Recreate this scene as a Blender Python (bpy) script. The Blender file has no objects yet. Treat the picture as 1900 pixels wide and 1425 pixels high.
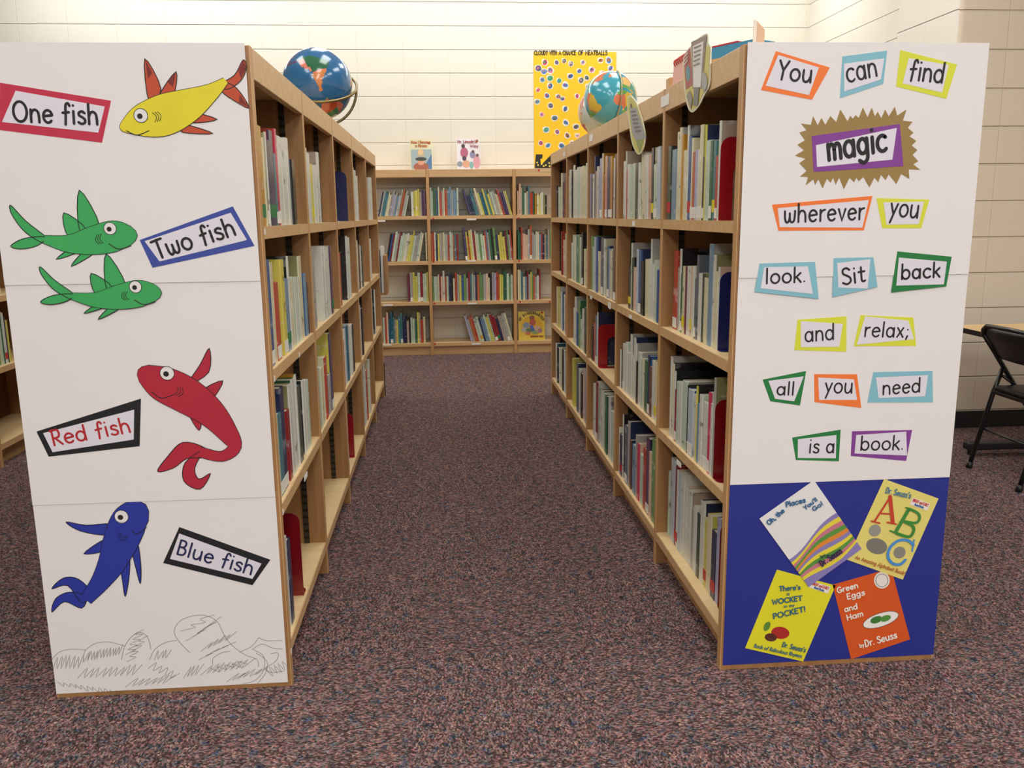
import bpy, bmesh, math, random
from mathutils import Vector, Matrix
random.seed(7)
SC = bpy.context.scene
COL = SC.collection

# ------------------------------------------------------------------ camera, world, lights, exposure
F, PITCH, YAW, ROLL, EYE = 1593.55, 0.194888, 0.076287, -0.011546, 1.251
_cy, _sy, _cp, _sp, _cr, _sr = math.cos(YAW), math.sin(YAW), math.cos(PITCH), math.sin(PITCH), math.cos(ROLL), math.sin(ROLL)
FWD = Vector((_sy*_cp, _cy*_cp, -_sp))
_r0 = Vector((_cy, -_sy, 0)); _u0 = _r0.cross(FWD)
RGT = _r0*_cr + _u0*_sr
UPV = -_r0*_sr + _u0*_cr
cd = bpy.data.cameras.new('camera'); cam = bpy.data.objects.new('camera', cd); COL.objects.link(cam)
cd.sensor_width = 36; cd.lens = F/1900*36; cd.clip_start = 0.05
m = Matrix.Identity(4)
for i in range(3):
    m[i][0], m[i][1], m[i][2] = RGT[i], UPV[i], -FWD[i]
m.translation = (0, 0, EYE)
cam.matrix_world = m
SC.camera = cam
SC.view_settings.view_transform = 'Standard'; SC.view_settings.look = 'None'
SC.view_settings.gamma = 1; SC.view_settings.use_curve_mapping = False
SC.view_settings.exposure = 0.0
w = bpy.data.worlds.new('room_air'); SC.world = w; w.use_nodes = True
w.node_tree.nodes['Background'].inputs[0].default_value = (1, .98, .95, 1)
w.node_tree.nodes['Background'].inputs[1].default_value = 0.05

def lamp(x, y, power, sx=.6, sy=1.2, z=3.55, col=(.98, 1.0, .985)):
    l = bpy.data.lights.new('ceiling_lamp', 'AREA'); l.shape = 'RECTANGLE'; l.size = sx; l.size_y = sy
    l.energy = power*1.07; l.color = col
    o = bpy.data.objects.new('ceiling_lamp', l); COL.objects.link(o); o.location = (x, y, z)
for (x, y, p) in [(-1.7, 3.9, 14), (.15, 3.9, 17), (1.9, 3.9, 18), (-.6, 5.6, 12), (1.4, 5.6, 14),
                  (-1.7, 1.7, 15), (.15, 1.7, 16), (2.4, 1.7, 21),
                  (-1.2, -.3, 22), (.5, -.3, 22), (2.6, -.3, 25), (-1.4, -2.4, 44), (.6, -2.4, 44), (2.8, -2.4, 44), (-1.4, -4.8, 66), (.6, -4.8, 66), (2.8, -4.8, 66)]:
    lamp(x, y, p)
for x in (-2.4, .2, 2.5): lamp(x, 7.35, {-2.4: 33, .2: 26, 2.5: 26}[x], sx=2.4, sy=.5)

# pixel of the 1900x1425 photograph -> point of a known plane of the room
def ray(u, v): return FWD + RGT*((u-950)/F) - UPV*((v-712.5)/F)
def on_y(u, v, y): d = ray(u, v); return Vector((0, 0, EYE)) + d*(y/d.y)
def on_x(u, v, x): d = ray(u, v); return Vector((0, 0, EYE)) + d*(x/d.x)
def to_px(p):
    d = Vector(p) - Vector((0, 0, EYE)); z = d.dot(FWD)
    return 950 + F*d.dot(RGT)/z, 712.5 - F*d.dot(UPV)/z
def y_of_u(u, x, z):
    k = (u-950)/F; zz = z-EYE
    return (RGT.x*x + RGT.z*zz - k*(FWD.x*x + FWD.z*zz)) / (k*FWD.y - RGT.y)
def x_of_u(u, y, z):
    k = (u-950)/F; zz = z-EYE
    return (RGT.y*y + RGT.z*zz - k*(FWD.y*y + FWD.z*zz)) / (k*FWD.x - RGT.x)
def z_of_v(v, x, y):
    k = -(v-712.5)/F
    return EYE + (UPV.x*x + UPV.y*y - k*(FWD.x*x + FWD.y*y)) / (k*FWD.z - UPV.z)

# ------------------------------------------------------------------ materials
def lin(h):
    if not isinstance(h, str): return tuple(h) + (1,)
    c = [int(h[i:i+2], 16)/255 for i in (0, 2, 4)]
    return tuple((x/12.92 if x <= .04045 else ((x+.055)/1.055)**2.4) for x in c) + (1,)
_mats = {}
def base_mat(name):
    mt = bpy.data.materials.new(name); mt.use_nodes = True
    nt = mt.node_tree
    return mt, nt, nt.nodes['Principled BSDF']
def N(nt, t, **kw):
    n = nt.nodes.new(t)
    for k, v in kw.items(): setattr(n, k, v)
    return n
def plain(h, rough=.6, coat=0, metal=0, grain=.04, name=None):
    """Flat paint, paper or plastic: one colour with a faint mottle."""
    key = ('p', h, rough, coat, metal, grain)
    if key in _mats: return _mats[key]
    mt, nt, b = base_mat(name or 'paint_' + str(h))
    c = lin(h)
    tc = N(nt, 'ShaderNodeTexCoord'); nz = N(nt, 'ShaderNodeTexNoise'); nz.inputs['Scale'].default_value = 9
    nz.inputs['Detail'].default_value = 4
    mx = N(nt, 'ShaderNodeMix', data_type='RGBA')
    mx.inputs['A'].default_value = tuple(x*(1-grain) for x in c[:3]) + (1,)
    mx.inputs['B'].default_value = tuple(min(1, x*(1+grain)) for x in c[:3]) + (1,)
    nt.links.new(tc.outputs['Object'], nz.inputs['Vector']); nt.links.new(nz.outputs['Fac'], mx.inputs['Factor'])
    nt.links.new(mx.outputs['Result'], b.inputs['Base Color'])
    b.inputs['Roughness'].default_value = rough; b.inputs['Metallic'].default_value = metal
    b.inputs['Coat Weight'].default_value = coat; b.inputs['Coat Roughness'].default_value = .12
    _mats[key] = mt
    return mt
def book_mat(h):
    """Printed cover under clear film: the colour broken up by blotches of other print."""
    key = ('b', h)
    if key in _mats: return _mats[key]
    mt, nt, b = base_mat('printed_cover_' + h)
    c = lin(h); lum = .3*c[0]+.6*c[1]+.1*c[2]
    tc = N(nt, 'ShaderNodeTexCoord'); oi = N(nt, 'ShaderNodeObjectInfo')
    mp = N(nt, 'ShaderNodeMapping'); mp.inputs['Scale'].default_value = (14, 14, 26)
    ad = N(nt, 'ShaderNodeVectorMath', operation='ADD'); ml = N(nt, 'ShaderNodeMath', operation='MULTIPLY'); ml.inputs[1].default_value = 60
    nt.links.new(oi.outputs['Random'], ml.inputs[0]); nt.links.new(tc.outputs['Object'], mp.inputs['Vector'])
    nt.links.new(mp.outputs['Vector'], ad.inputs[0]); nt.links.new(ml.outputs[0], ad.inputs[1])
    nz = N(nt, 'ShaderNodeTexNoise'); nz.inputs['Scale'].default_value = 1; nz.inputs['Detail'].default_value = 3
    nt.links.new(ad.outputs[0], nz.inputs['Vector'])
    rp = N(nt, 'ShaderNodeValToRGB'); e = rp.color_ramp.elements
    dark = tuple(x*.45 for x in c[:3]) + (1,); light = tuple(x+(1-x)*.3 for x in c[:3]) + (1,)
    if lum < .12: dark, light = tuple(x*.6 for x in c[:3]) + (1,), tuple(x+(.8-x)*.22 for x in c[:3]) + (1,)
    e[0].position = .30; e[0].color = dark; e[1].position = .36; e[1].color = c
    a = e.new(.62); a.color = c; a = e.new(.70); a.color = light
    nt.links.new(nz.outputs['Fac'], rp.inputs['Fac']); nt.links.new(rp.outputs['Color'], b.inputs['Base Color'])
    b.inputs['Roughness'].default_value = .38; b.inputs['Coat Weight'].default_value = .25; b.inputs['Coat Roughness'].default_value = .15
    _mats[key] = mt
    return mt
def wood_mat(name, h, h2, scale=(1.2, 14, 14), rough=.45):
    mt, nt, b = base_mat(name)
    tc = N(nt, 'ShaderNodeTexCoord'); mp = N(nt, 'ShaderNodeMapping'); mp.inputs['Scale'].default_value = scale
    nz = N(nt, 'ShaderNodeTexNoise'); nz.inputs['Scale'].default_value = 2.2; nz.inputs['Detail'].default_value = 6; nz.inputs['Distortion'].default_value = .8
    rp = N(nt, 'ShaderNodeValToRGB'); e = rp.color_ramp.elements
    e[0].position = .3; e[0].color = lin(h2); e[1].position = .68; e[1].color = lin(h)
    nt.links.new(tc.outputs['Object'], mp.inputs['Vector']); nt.links.new(mp.outputs['Vector'], nz.inputs['Vector'])
    nt.links.new(nz.outputs['Fac'], rp.inputs['Fac']); nt.links.new(rp.outputs['Color'], b.inputs['Base Color'])
    b.inputs['Roughness'].default_value = rough
    return mt
def block_mat(name, axis, h='f2e6cd', z0=2.092, c0=0.0):
    """Painted concrete block laid in stack bond."""
    mt, nt, b = base_mat(name)
    tc = N(nt, 'ShaderNodeTexCoord'); sp = N(nt, 'ShaderNodeSeparateXYZ'); cb = N(nt, 'ShaderNodeCombineXYZ')
    nt.links.new(tc.outputs['Object'], sp.inputs[0])
    ax = N(nt, 'ShaderNodeMath', operation='SUBTRACT'); ax.inputs[1].default_value = c0
    az = N(nt, 'ShaderNodeMath', operation='SUBTRACT'); az.inputs[1].default_value = z0 - 20*.1985
    nt.links.new(sp.outputs['X' if axis == 'x' else 'Y'], ax.inputs[0]); nt.links.new(sp.outputs['Z'], az.inputs[0])
    nt.links.new(ax.outputs[0], cb.inputs[0]); nt.links.new(az.outputs[0], cb.inputs[1])
    bk = N(nt, 'ShaderNodeTexBrick'); bk.offset = 0; bk.squash = 1
    bk.inputs['Scale'].default_value = 1; bk.inputs['Brick Width'].default_value = .406; bk.inputs['Row Height'].default_value = .1985
    bk.inputs['Mortar Size'].default_value = .003; bk.inputs['Mortar Smooth'].default_value = .8
    c = lin(h)
    bk.inputs['Color1'].default_value = c; bk.inputs['Color2'].default_value = tuple(x*.985 for x in c[:3]) + (1,)
    bk.inputs['Mortar'].default_value = tuple(x*.975 for x in c[:3]) + (1,)
    nt.links.new(cb.outputs[0], bk.inputs['Vector'])
    # raked bed joints: deeper than the filled head joints
    pp = N(nt, 'ShaderNodeMath', operation='PINGPONG'); pp.inputs[1].default_value = .1985/2
    nt.links.new(az.outputs[0], pp.inputs[0])
    gv = N(nt, 'ShaderNodeMapRange', interpolation_type='SMOOTHSTEP'); gv.inputs['From Min'].default_value = .0062; gv.inputs['From Max'].default_value = .0022
    nt.links.new(pp.outputs[0], gv.inputs['Value'])
    mx = N(nt, 'ShaderNodeMix', data_type='RGBA'); mx.inputs['B'].default_value = tuple(x*.89 for x in c[:3]) + (1,)
    nt.links.new(gv.outputs[0], mx.inputs['Factor']); nt.links.new(bk.outputs['Color'], mx.inputs['A']); nt.links.new(mx.outputs['Result'], b.inputs['Base Color'])
    nz = N(nt, 'ShaderNodeTexNoise'); nz.inputs['Scale'].default_value = 60; nz.inputs['Detail'].default_value = 4
    nt.links.new(tc.outputs['Object'], nz.inputs['Vector'])
    sm = N(nt, 'ShaderNodeMath', operation='MULTIPLY'); sm.inputs[1].default_value = .12
    nt.links.new(nz.outputs['Fac'], sm.inputs[0])
    iv = N(nt, 'ShaderNodeMath', operation='MULTIPLY_ADD'); iv.inputs[1].default_value = -.25
    nt.links.new(bk.outputs['Fac'], iv.inputs[0]); nt.links.new(sm.outputs[0], iv.inputs[2])
    i2 = N(nt, 'ShaderNodeMath', operation='SUBTRACT'); nt.links.new(iv.outputs[0], i2.inputs[0]); nt.links.new(gv.outputs[0], i2.inputs[1])
    bp = N(nt, 'ShaderNodeBump'); bp.inputs['Strength'].default_value = .7; bp.inputs['Distance'].default_value = .010
    nt.links.new(i2.outputs[0], bp.inputs['Height']); nt.links.new(bp.outputs['Normal'], b.inputs['Normal'])
    b.inputs['Roughness'].default_value = .5
    return mt
def carpet_mat():
    """Carpet squares of flecked yarn, every other one turned a quarter."""
    mt, nt, b = base_mat('flecked_carpet')
    tc = N(nt, 'ShaderNodeTexCoord')
    ck = N(nt, 'ShaderNodeTexChecker'); ck.inputs['Scale'].default_value = 1/.5
    of = N(nt, 'ShaderNodeMapping'); of.inputs['Location'].default_value = (.12, .2, .25)
    nt.links.new(tc.outputs['Object'], of.inputs['Vector']); nt.links.new(of.outputs[0], ck.inputs['Vector'])
    outs = []
    for sc in ((270, 165, 1), (165, 270, 1)):
        mp = N(nt, 'ShaderNodeMapping'); mp.inputs['Scale'].default_value = sc
        vo = N(nt, 'ShaderNodeTexVoronoi', voronoi_dimensions='2D'); vo.inputs['Scale'].default_value = 1
        nt.links.new(tc.outputs['Object'], mp.inputs['Vector']); nt.links.new(mp.outputs[0], vo.inputs['Vector'])
        outs.append(vo.outputs['Color'])
    mx = N(nt, 'ShaderNodeMix', data_type='RGBA')
    nt.links.new(ck.outputs['Fac'], mx.inputs['Factor']); nt.links.new(outs[0], mx.inputs['A']); nt.links.new(outs[1], mx.inputs['B'])
    sp = N(nt, 'ShaderNodeSeparateColor'); nt.links.new(mx.outputs['Result'], sp.inputs[0])
    # yarn hue runs in clumps, each tuft lighter or darker than the next
    nz = N(nt, 'ShaderNodeTexNoise'); nz.inputs['Scale'].default_value = 36; nz.inputs['Detail'].default_value = 2
    nt.links.new(tc.outputs['Object'], nz.inputs['Vector'])
    ad = N(nt, 'ShaderNodeMath', operation='MULTIPLY_ADD'); ad.inputs[1].default_value = .30; ad.inputs[2].default_value = -.15
    nt.links.new(sp.outputs[2], ad.inputs[0])
    hs = N(nt, 'ShaderNodeMath', operation='ADD'); nt.links.new(nz.outputs['Fac'], hs.inputs[0]); nt.links.new(ad.outputs[0], hs.inputs[1])
    rp = N(nt, 'ShaderNodeValToRGB'); rp.color_ramp.interpolation = 'LINEAR'
    e = rp.color_ramp.elements
    pal = [(.26, '40465e'), (.35, '6a675a'), (.42, '6b555c'), (.48, '645755'), (.54, '84635e'), (.60, '75464e'), (.67, '967b69'), (.76, '65626e')]
    e[0].position, e[0].color = pal[0][0], lin(pal[0][1]); e[1].position, e[1].color = pal[1][0], lin(pal[1][1])
    for p_, h in pal[2:]:
        q = e.new(p_); q.color = lin(h)
    nt.links.new(hs.outputs[0], rp.inputs['Fac'])
    vr = N(nt, 'ShaderNodeMapRange'); vr.inputs['To Min'].default_value = .24; vr.inputs['To Max'].default_value = 1.85
    pw = N(nt, 'ShaderNodeMath', operation='POWER'); pw.inputs[1].default_value = 1.7
    nt.links.new(sp.outputs[0], pw.inputs[0]); nt.links.new(pw.outputs[0], vr.inputs['Value'])
    vm = N(nt, 'ShaderNodeVectorMath', operation='SCALE'); nt.links.new(rp.outputs['Color'], vm.inputs[0]); nt.links.new(vr.outputs[0], vm.inputs['Scale'])
    nt.links.new(vm.outputs[0], b.inputs['Base Color'])
    bp = N(nt, 'ShaderNodeBump'); bp.inputs['Strength'].default_value = .6; bp.inputs['Distance'].default_value = .004
    nt.links.new(sp.outputs[1], bp.inputs['Height']); nt.links.new(bp.outputs['Normal'], b.inputs['Normal'])
    b.inputs['Roughness'].default_value = .95; b.inputs['Specular IOR Level'].default_value = .1
    return mt
WOOD = wood_mat('maple_veneer', 'dcb685', 'cfa470')
WOODV = WOODV_ = wood_mat('maple_upright', 'd0a470', 'bd8f5c', scale=(14, 14, 1.2))
SHELFW = wood_mat('maple_shelf_lit', 'e8cd9c', 'dfbd88')  # paler than the fascia maple: overhead light put into the board colour
BROWNSHADE = wood_mat('maple_brown_shaded', 'a97c4e', '956a40', scale=(14, 14, 1.2), rough=.5)  # compartment shade put into the upright faces' colour; the tray box is brown itself
BACKW = wood_mat('brown_back_board', '7a5537', '69472c', scale=(14, 14, 1.2), rough=.6)
PAPER = plain('e9e4e2', .75, grain=.012, name='white_paper')

# ------------------------------------------------------------------ mesh helpers
class MB:
    """Collects faces (each with a material) into ONE mesh object."""
    def __init__(s): s.v = []; s.f = []; s.m = []; s.mats = []
    def mi(s, mt):
        if mt not in s.mats: s.mats.append(mt)
        return s.mats.index(mt)
    def face(s, pts, mt):
        n = len(s.v); s.v += [tuple(p) for p in pts]; s.f.append(tuple(range(n, n+len(pts)))); s.m.append(s.mi(mt))
    def mesh(s, vs, fs, mt):
        n = len(s.v); s.v += [tuple(p) for p in vs]; i = s.mi(mt)
        for f in fs: s.f.append(tuple(n+k for k in f)); s.m.append(i)
    def box(s, x0, x1, y0, y1, z0, z1, mt, bev=0):
        if x0 > x1: x0, x1 = x1, x0
        if y0 > y1: y0, y1 = y1, y0
        if z0 > z1: z0, z1 = z1, z0
        if bev:
            bm = bmesh.new(); bmesh.ops.create_cube(bm, size=1)
            for v in bm.verts: v.co = ((x0+x1)/2+v.co.x*(x1-x0), (y0+y1)/2+v.co.y*(y1-y0), (z0+z1)/2+v.co.z*(z1-z0))
            bmesh.ops.bevel(bm, geom=bm.edges[:], offset=min(bev, .45*min(x1-x0, y1-y0, z1-z0)), segments=2, affect='EDGES', profile=.5)
            s.bm(bm, mt); return
        s.mesh([(x0,y0,z0),(x1,y0,z0),(x1,y1,z0),(x0,y1,z0),(x0,y0,z1),(x1,y0,z1),(x1,y1,z1),(x0,y1,z1)],
               [(0,3,2,1),(4,5,6,7),(0,1,5,4),(1,2,6,5),(2,3,7,6),(3,0,4,7)], mt)
    def bm(s, bm, mt):
        bm.verts.index_update()
        s.mesh([v.co.copy() for v in bm.verts], [[v.index for v in f.verts] for f in bm.faces], mt); bm.free()
    def prism(s, pts, off, mt, side=None):
        """Polygon PTS (3-D) pushed along OFF."""
        pts = [Vector(p) for p in pts]; off = Vector(off); q = [p+off for p in pts]; n = len(pts)
        s.face(pts[::-1], mt); s.face(q, mt)
        for i in range(n):
            j = (i+1) % n
            s.face([pts[i], pts[j], q[j], q[i]], side or mt)
    def tube(s, pts, r, mt, k=10, closed=False, flat=1.0):
        pts = [Vector(p) for p in pts]; n = len(pts); rings = []; up = None
        for i, p in enumerate(pts):
            a = pts[i-1] if (i or closed) else p; b = pts[(i+1) % n] if (i < n-1 or closed) else p
            t = (b-a).normalized()
            if up is None: up = Vector((0, 0, 1)) if abs(t.z) < .9 else Vector((1, 0, 0))
            up = (up - t*up.dot(t)).normalized(); sd = t.cross(up)
            rings.append([p + up*math.cos(q)*r + sd*math.sin(q)*r*flat for q in [2*math.pi*j/k for j in range(k)]])
        vs = [v for rg in rings for v in rg]; fs = []
        for i in range(n if closed else n-1):
            i2 = (i+1) % n
            for j in range(k): fs.append((i*k+j, i*k+(j+1) % k, i2*k+(j+1) % k, i2*k+j))
        if not closed: fs.append(tuple(range(k))[::-1]); fs.append(tuple((n-1)*k+j for j in range(k)))
        s.mesh(vs, fs, mt)
    def build(s, name, parent=None, smooth=False, origin=None):
        me = bpy.data.meshes.new(name)
        o3 = Vector(origin) if origin is not None else Vector((0, 0, 0))
        me.from_pydata([tuple(Vector(v)-o3) for v in s.v], [], s.f)
        for mt in s.mats: me.materials.append(mt)
        me.polygons.foreach_set('material_index', s.m)
        if smooth: me.polygons.foreach_set('use_smooth', [True]*len(me.polygons))
        me.update()
        o = bpy.data.objects.new(name, me); COL.objects.link(o)
        o.location = o3
        if parent is not None:
            o.parent = parent; o.location = o3 - parent_loc(parent)
        return o
def parent_loc(p):
    l = Vector(p.location); q = p.parent
    while q is not None: l += Vector(q.location); q = q.parent
    return l
def tag(o, label=None, cat=None, group=None, kind=None):
    if label: o['label'] = label
    if cat: o['category'] = cat
    if group: o['group'] = group
    if kind: o['kind'] = kind
    return o
def thing(name, loc, label, cat, group=None):
    o = bpy.data.objects.new(name, None); COL.objects.link(o); o.location = loc; o.empty_display_size = .1
    return tag(o, label, cat, group)
def boxpart(name, parent, x0, x1, y0, y1, z0, z1, mt, bev=.0015):
    b = MB(); b.box(x0, x1, y0, y1, z0, z1, mt, bev)
    return b.build(name, parent, origin=((x0+x1)/2, (y0+y1)/2, (z0+z1)/2))

# ------------------------------------------------------------------ the room
def struct(name, mb): return tag(mb.build(name), kind='structure')
YB = 8.06           # back wall
CEIL = 3.62
b = MB(); b.box(-6, 6, -7, YB+.2, -.1, 0, carpet_mat()); struct('floor', b)
b = MB(); b.box(-6, 6, -7, YB+.2, CEIL, CEIL+.1, plain('f0ece2', .9)); struct('ceiling', b)
WALLX = block_mat('painted_block_facing_aisle', 'x', h='ece7da', c0=-2.03+.406*.22)
WALLY = block_mat('painted_block_side', 'y', h='f0eadf', c0=.1)
b = MB(); b.box(-6, 3.36, YB, YB+.2, 0, CEIL, WALLX); struct('wall_back', b)
b = MB(); b.box(3.36, 3.56, 5.28, YB, 0, CEIL, WALLY); struct('wall_right', b)
b = MB(); b.box(-6.2, -6, -7, YB+.2, 0, CEIL, WALLY); struct('wall_left', b)
b = MB(); b.box(-6, 6, -7.2, -7, 0, CEIL, WALLX); struct('wall_front', b)
b = MB(); b.box(6, 6.2, -7, 4.8, 0, CEIL, WALLY); struct('wall_far_right', b)
# jutting block wall with a bullnose corner
WR = block_mat('painted_block_jutting', 'x', z0=1.889, c0=.2, h='e9d9c4')
b = MB(); r = .035; x0, y0 = 2.755, 4.65
arc = [(x0+r-r*math.cos(a), y0+r-r*math.sin(a)) for a in [i*math.pi/12 for i in range(7)]]
def wall_strip(p, q, mt): b.face([(p[0],p[1],0),(q[0],q[1],0),(q[0],q[1],CEIL),(p[0],p[1],CEIL)], mt)
wall_strip((x0, 5.28), arc[0], WALLY)
for i in range(6): wall_strip(arc[i], arc[i+1], WALLY if i < 3 else WR)
wall_strip(arc[-1], (6, y0), WR); wall_strip((6, y0), (6, 5.28), WALLY); wall_strip((6, 5.28), (x0, 5.28), WR)
struct('wall_jutting', b)
b = MB(); blk = plain('17161a', .5)
b.box(x0+.02, 6, y0-.006, y0-.0005, 0, .1, blk); struct('baseboard_right', b)

# ------------------------------------------------------------------ bookcases
BAY, HT, WID = .762, 1.648, .6154
YL, YR = 2.175, 2.1415
XL, XR, XF = -.4435, .7347, -2.30       # aisle faces of the three rows
ZS = [1.228, .8668, .5057, .118]        # tops of the boards, topmost first
SHT = .030
STEEL = plain('2c2a26', .45, metal=.6)
def slotted():
    mt, nt, b = base_mat('slotted_standard')
    tc = N(nt, 'ShaderNodeTexCoord'); sp = N(nt, 'ShaderNodeSeparateXYZ'); pp = N(nt, 'ShaderNodeMath', operation='PINGPONG'); pp.inputs[1].default_value = .0127
    gt = N(nt, 'ShaderNodeMath', operation='GREATER_THAN'); gt.inputs[1].default_value = .008
    mx = N(nt, 'ShaderNodeMix', data_type='RGBA'); mx.inputs['A'].default_value = lin('3f392c'); mx.inputs['B'].default_value = lin('1c1812')
    nt.links.new(tc.outputs['Object'], sp.inputs[0]); nt.links.new(sp.outputs['Z'], pp.inputs[0]); nt.links.new(pp.outputs[0], gt.inputs[0])
    nt.links.new(gt.outputs[0], mx.inputs['Factor']); nt.links.new(mx.outputs['Result'], b.inputs['Base Color']); b.inputs['Roughness'].default_value = .4; b.inputs['Metallic'].default_value = .4
    return mt
SLOT = slotted()
STICK = plain('f2efe6', .6); REDDOT = plain('c0231c', .5)
def panelpart(name, parent, x0, x1, y0, y1, h):
    """Upright board: compartment shade put into its darker faces, light maple on its edges."""
    if x0 > x1: x0, x1 = x1, x0
    b = MB(); e = .0022
    b.box(x0+e, x1-e, y0+.0004, y1-.0004, 0, h-e, BROWNSHADE)
    b.box(x0, x0+e, y0, y1, 0, h, WOODV_); b.box(x1-e, x1, y0, y1, 0, h, WOODV_); b.box(x0+e, x1-e, y0, y1, h-e, h, WOODV_)
    return b.build(name, parent, origin=((x0+x1)/2, (y0+y1)/2, h/2))
def shelfpart(parent, x0, x1, y0, y1, z, edge):
    """Shelf board with overhead light put into its paler maple, plain maple strip along its front edge ('x+', 'x-' or 'y-')."""
    if x0 > x1: x0, x1 = x1, x0
    e = .004; b = MB()
    if edge == 'x-': b.box(x0+e, x1, y0, y1, z-SHT, z, SHELFW); b.box(x0, x0+e, y0, y1, z-SHT-.0004, z+.0002, WOOD)
    elif edge == 'x+': b.box(x0, x1-e, y0, y1, z-SHT, z, SHELFW); b.box(x1-e, x1, y0, y1, z-SHT-.0004, z+.0002, WOOD)
    else: b.box(x0, x1, y0+e, y1, z-SHT, z, SHELFW); b.box(x0, x1, y0, y0+e, z-SHT-.0004, z+.0002, WOOD)
    return b.build('shelf', parent, origin=((x0+x1)/2, (y0+y1)/2, z))
def row_bookcase(xa, s, y0, label):
    """Double-sided row; aisle face at xa, the row extends along s*x from it."""
    t = thing('bookcase', (xa+s*WID/2, y0+2.5*BAY, 0), label, 'bookcase', 'double-sided maple bookcases in rows')
    xb = xa + s*WID; L = 5*BAY; th = .024; xm = (xa+xb)/2
    for i in range(6):
        yc = y0 + i*BAY
        if i == 0: ya, yb = y0, y0+.028
        elif i == 5: ya, yb = y0+L-.028, y0+L
        else: ya, yb = yc-th/2, yc+th/2
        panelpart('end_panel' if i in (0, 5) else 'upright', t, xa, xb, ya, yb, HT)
    boxpart('back_panel', t, xm-.006, xm+.006, y0+.029, y0+L-.029, .02, HT-.02, BACKW, 0)
    for i in range(5):
        ya = y0 + i*BAY + (.0285 if i == 0 else th/2+.0005); yb = y0 + (i+1)*BAY - (.0285 if i == 4 else th/2+.0005)
        for xs, xi in ((xa, xm-s*.0065), (xb, xm+s*.0065)):
            q = 1 if xs == xa else -1
            boxpart('top_board', t, xs+q*s*.0205, xi, ya, yb, HT-.028, HT-.001, WOOD, 0)
            boxpart('fascia', t, xs+q*s*.0005, xs+q*s*.020, ya, yb, HT-.072, HT, WOOD)
            for k, z in enumerate(ZS):
                shelfpart(t, xs+q*s*.001, xi, ya, yb, z, 'x-' if q*s > 0 else 'x+')
            boxpart('toe_kick', t, xs+q*s*.045, xs+q*s*.063, ya, yb, 0, ZS[3]-SHT-.001, WOODV, 0)
        for yy in (ya+.0015, yb-.0015-.004):     # slotted steel standards let into the uprights
            x1 = xa + s*.066
            for k in range(4):
                st = MB(); st.box(x1-.009, x1+.009, yy-.0008, yy+.0048, ZS[k]+.001, (ZS[k-1]-SHT if k else HT-.029)-.001, SLOT); st.build('shelf_standard', t)
    return t
case_left = row_bookcase(XL, -1, YL, 'maple double-sided bookcase with the fish poster on its end')
case_right = row_bookcase(XR, 1, YR, 'maple double-sided bookcase with the word poster and blue sheet on its end')
case_far = row_bookcase(XF, -1, YL, 'maple bookcase half hidden behind the fish poster, at the picture edge')
boxpart('end_trim', case_left, XL-.05, XL+.006, YL+5*BAY+.001, YL+5*BAY+.016, .005, .24, blk)
def strip(parent, x, y, z, s, w=.045, h=.018, mt=None):
    b = MB(); b.box(x-s*.0012, x-s*.0002, y-w/2, y+w/2, z-h/2, z+h/2, mt or STICK); return b.build('label_strip', parent)
for (u, v, x, s, w_, h_) in [(1234, 187, XR, 1, .10, .034), (1097, 256, XR, 1, .09, .032), (1047, 286, XR, 1, .06, .026), (1176, 415, XR, 1, .05, .02),
                         (1131, 567, XR, 1, .06, .028), (1097, 552, XR, 1, .05, .016), (1260, 860, XR, 1, .05, .016), (1170, 588, XR, 1, .05, .014),
                         (491, 430, XL, -1, .012, .014), (509, 703, XL, -1, .012, .014), (555, 658, XL, -1, .014, .014), (567, 884, XL, -1, .06, .016),
                         (540, 1208, XL, -1, .012, .014), (628, 412, XL, -1, .012, .012), (525, 950, XL, -1, .012, .014)]:
    p = on_x(u, v, x)
    strip(case_right if s > 0 else case_left, x, p.y, p.z, s, w_, h_)

YW, XW = 7.761, [-.892, -.1297, .6327, 1.395]
ZW = [1.247, .849, .487, .113]; HW = 1.645
wallcase = thing('bookcase', (.25, YW+.14, 0), 'maple bookcase standing against the white block wall at the end of the aisle', 'bookcase')
for i, x in enumerate(XW):
    boxpart('end_panel' if i in (0, 3) else 'upright', wallcase, x-.014, x+.014, YW, YB-.012, 0, HW-.0005, WOODV, .002)
for i in range(3):
    xa, xb = XW[i]+.0145, XW[i+1]-.0145
    boxpart('fascia', wallcase, xa, xb, YW+.0005, YW+.02, HW-.066, HW, WOOD)
    boxpart('top_board', wallcase, xa, xb, YW+.0205, YB-.012, HW-.026, HW-.001, WOOD, 0)
    for z in ZW: shelfpart(wallcase, xa, xb, YW+.001, YB-.012, z, 'y-')
    boxpart('toe_kick', wallcase, xa, xb, YW+.03, YW+.048, 0, ZW[3]-SHT-.001, WOOD, 0)
for (u, v) in [(875, 407), (875, 484), (876, 563), (884, 638), (706, 410), (720, 566), (718, 640)]:
    p = on_y(u, v, YW); b = MB(); b.box(p.x-.042, p.x+.042, YW-.001, YW-.0002, p.z-.007, p.z+.007, STICK); b.build('label_strip', wallcase)
for (u, v) in [(804, 406), (962, 405), (804, 485), (963, 484), (806, 563), (965, 560), (1020, 560), (807, 638), (1000, 316)]:
    p = on_y(u, v, YW); b = MB()
    b.prism([(p.x+.009*math.cos(a), YW-.0002, p.z+.009*math.sin(a)) for a in [i*math.pi/6 for i in range(12)]], (0, -.001, 0), REDDOT)
    b.build('dot_sticker', wallcase)
p = on_y(1012, 317, YW); b = MB(); b.box(p.x-.055, p.x+.055, YW-.001, YW-.0002, p.z-.008, p.z+.008, plain('d8b98a', .6)); b.build('label_strip', wallcase)

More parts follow.
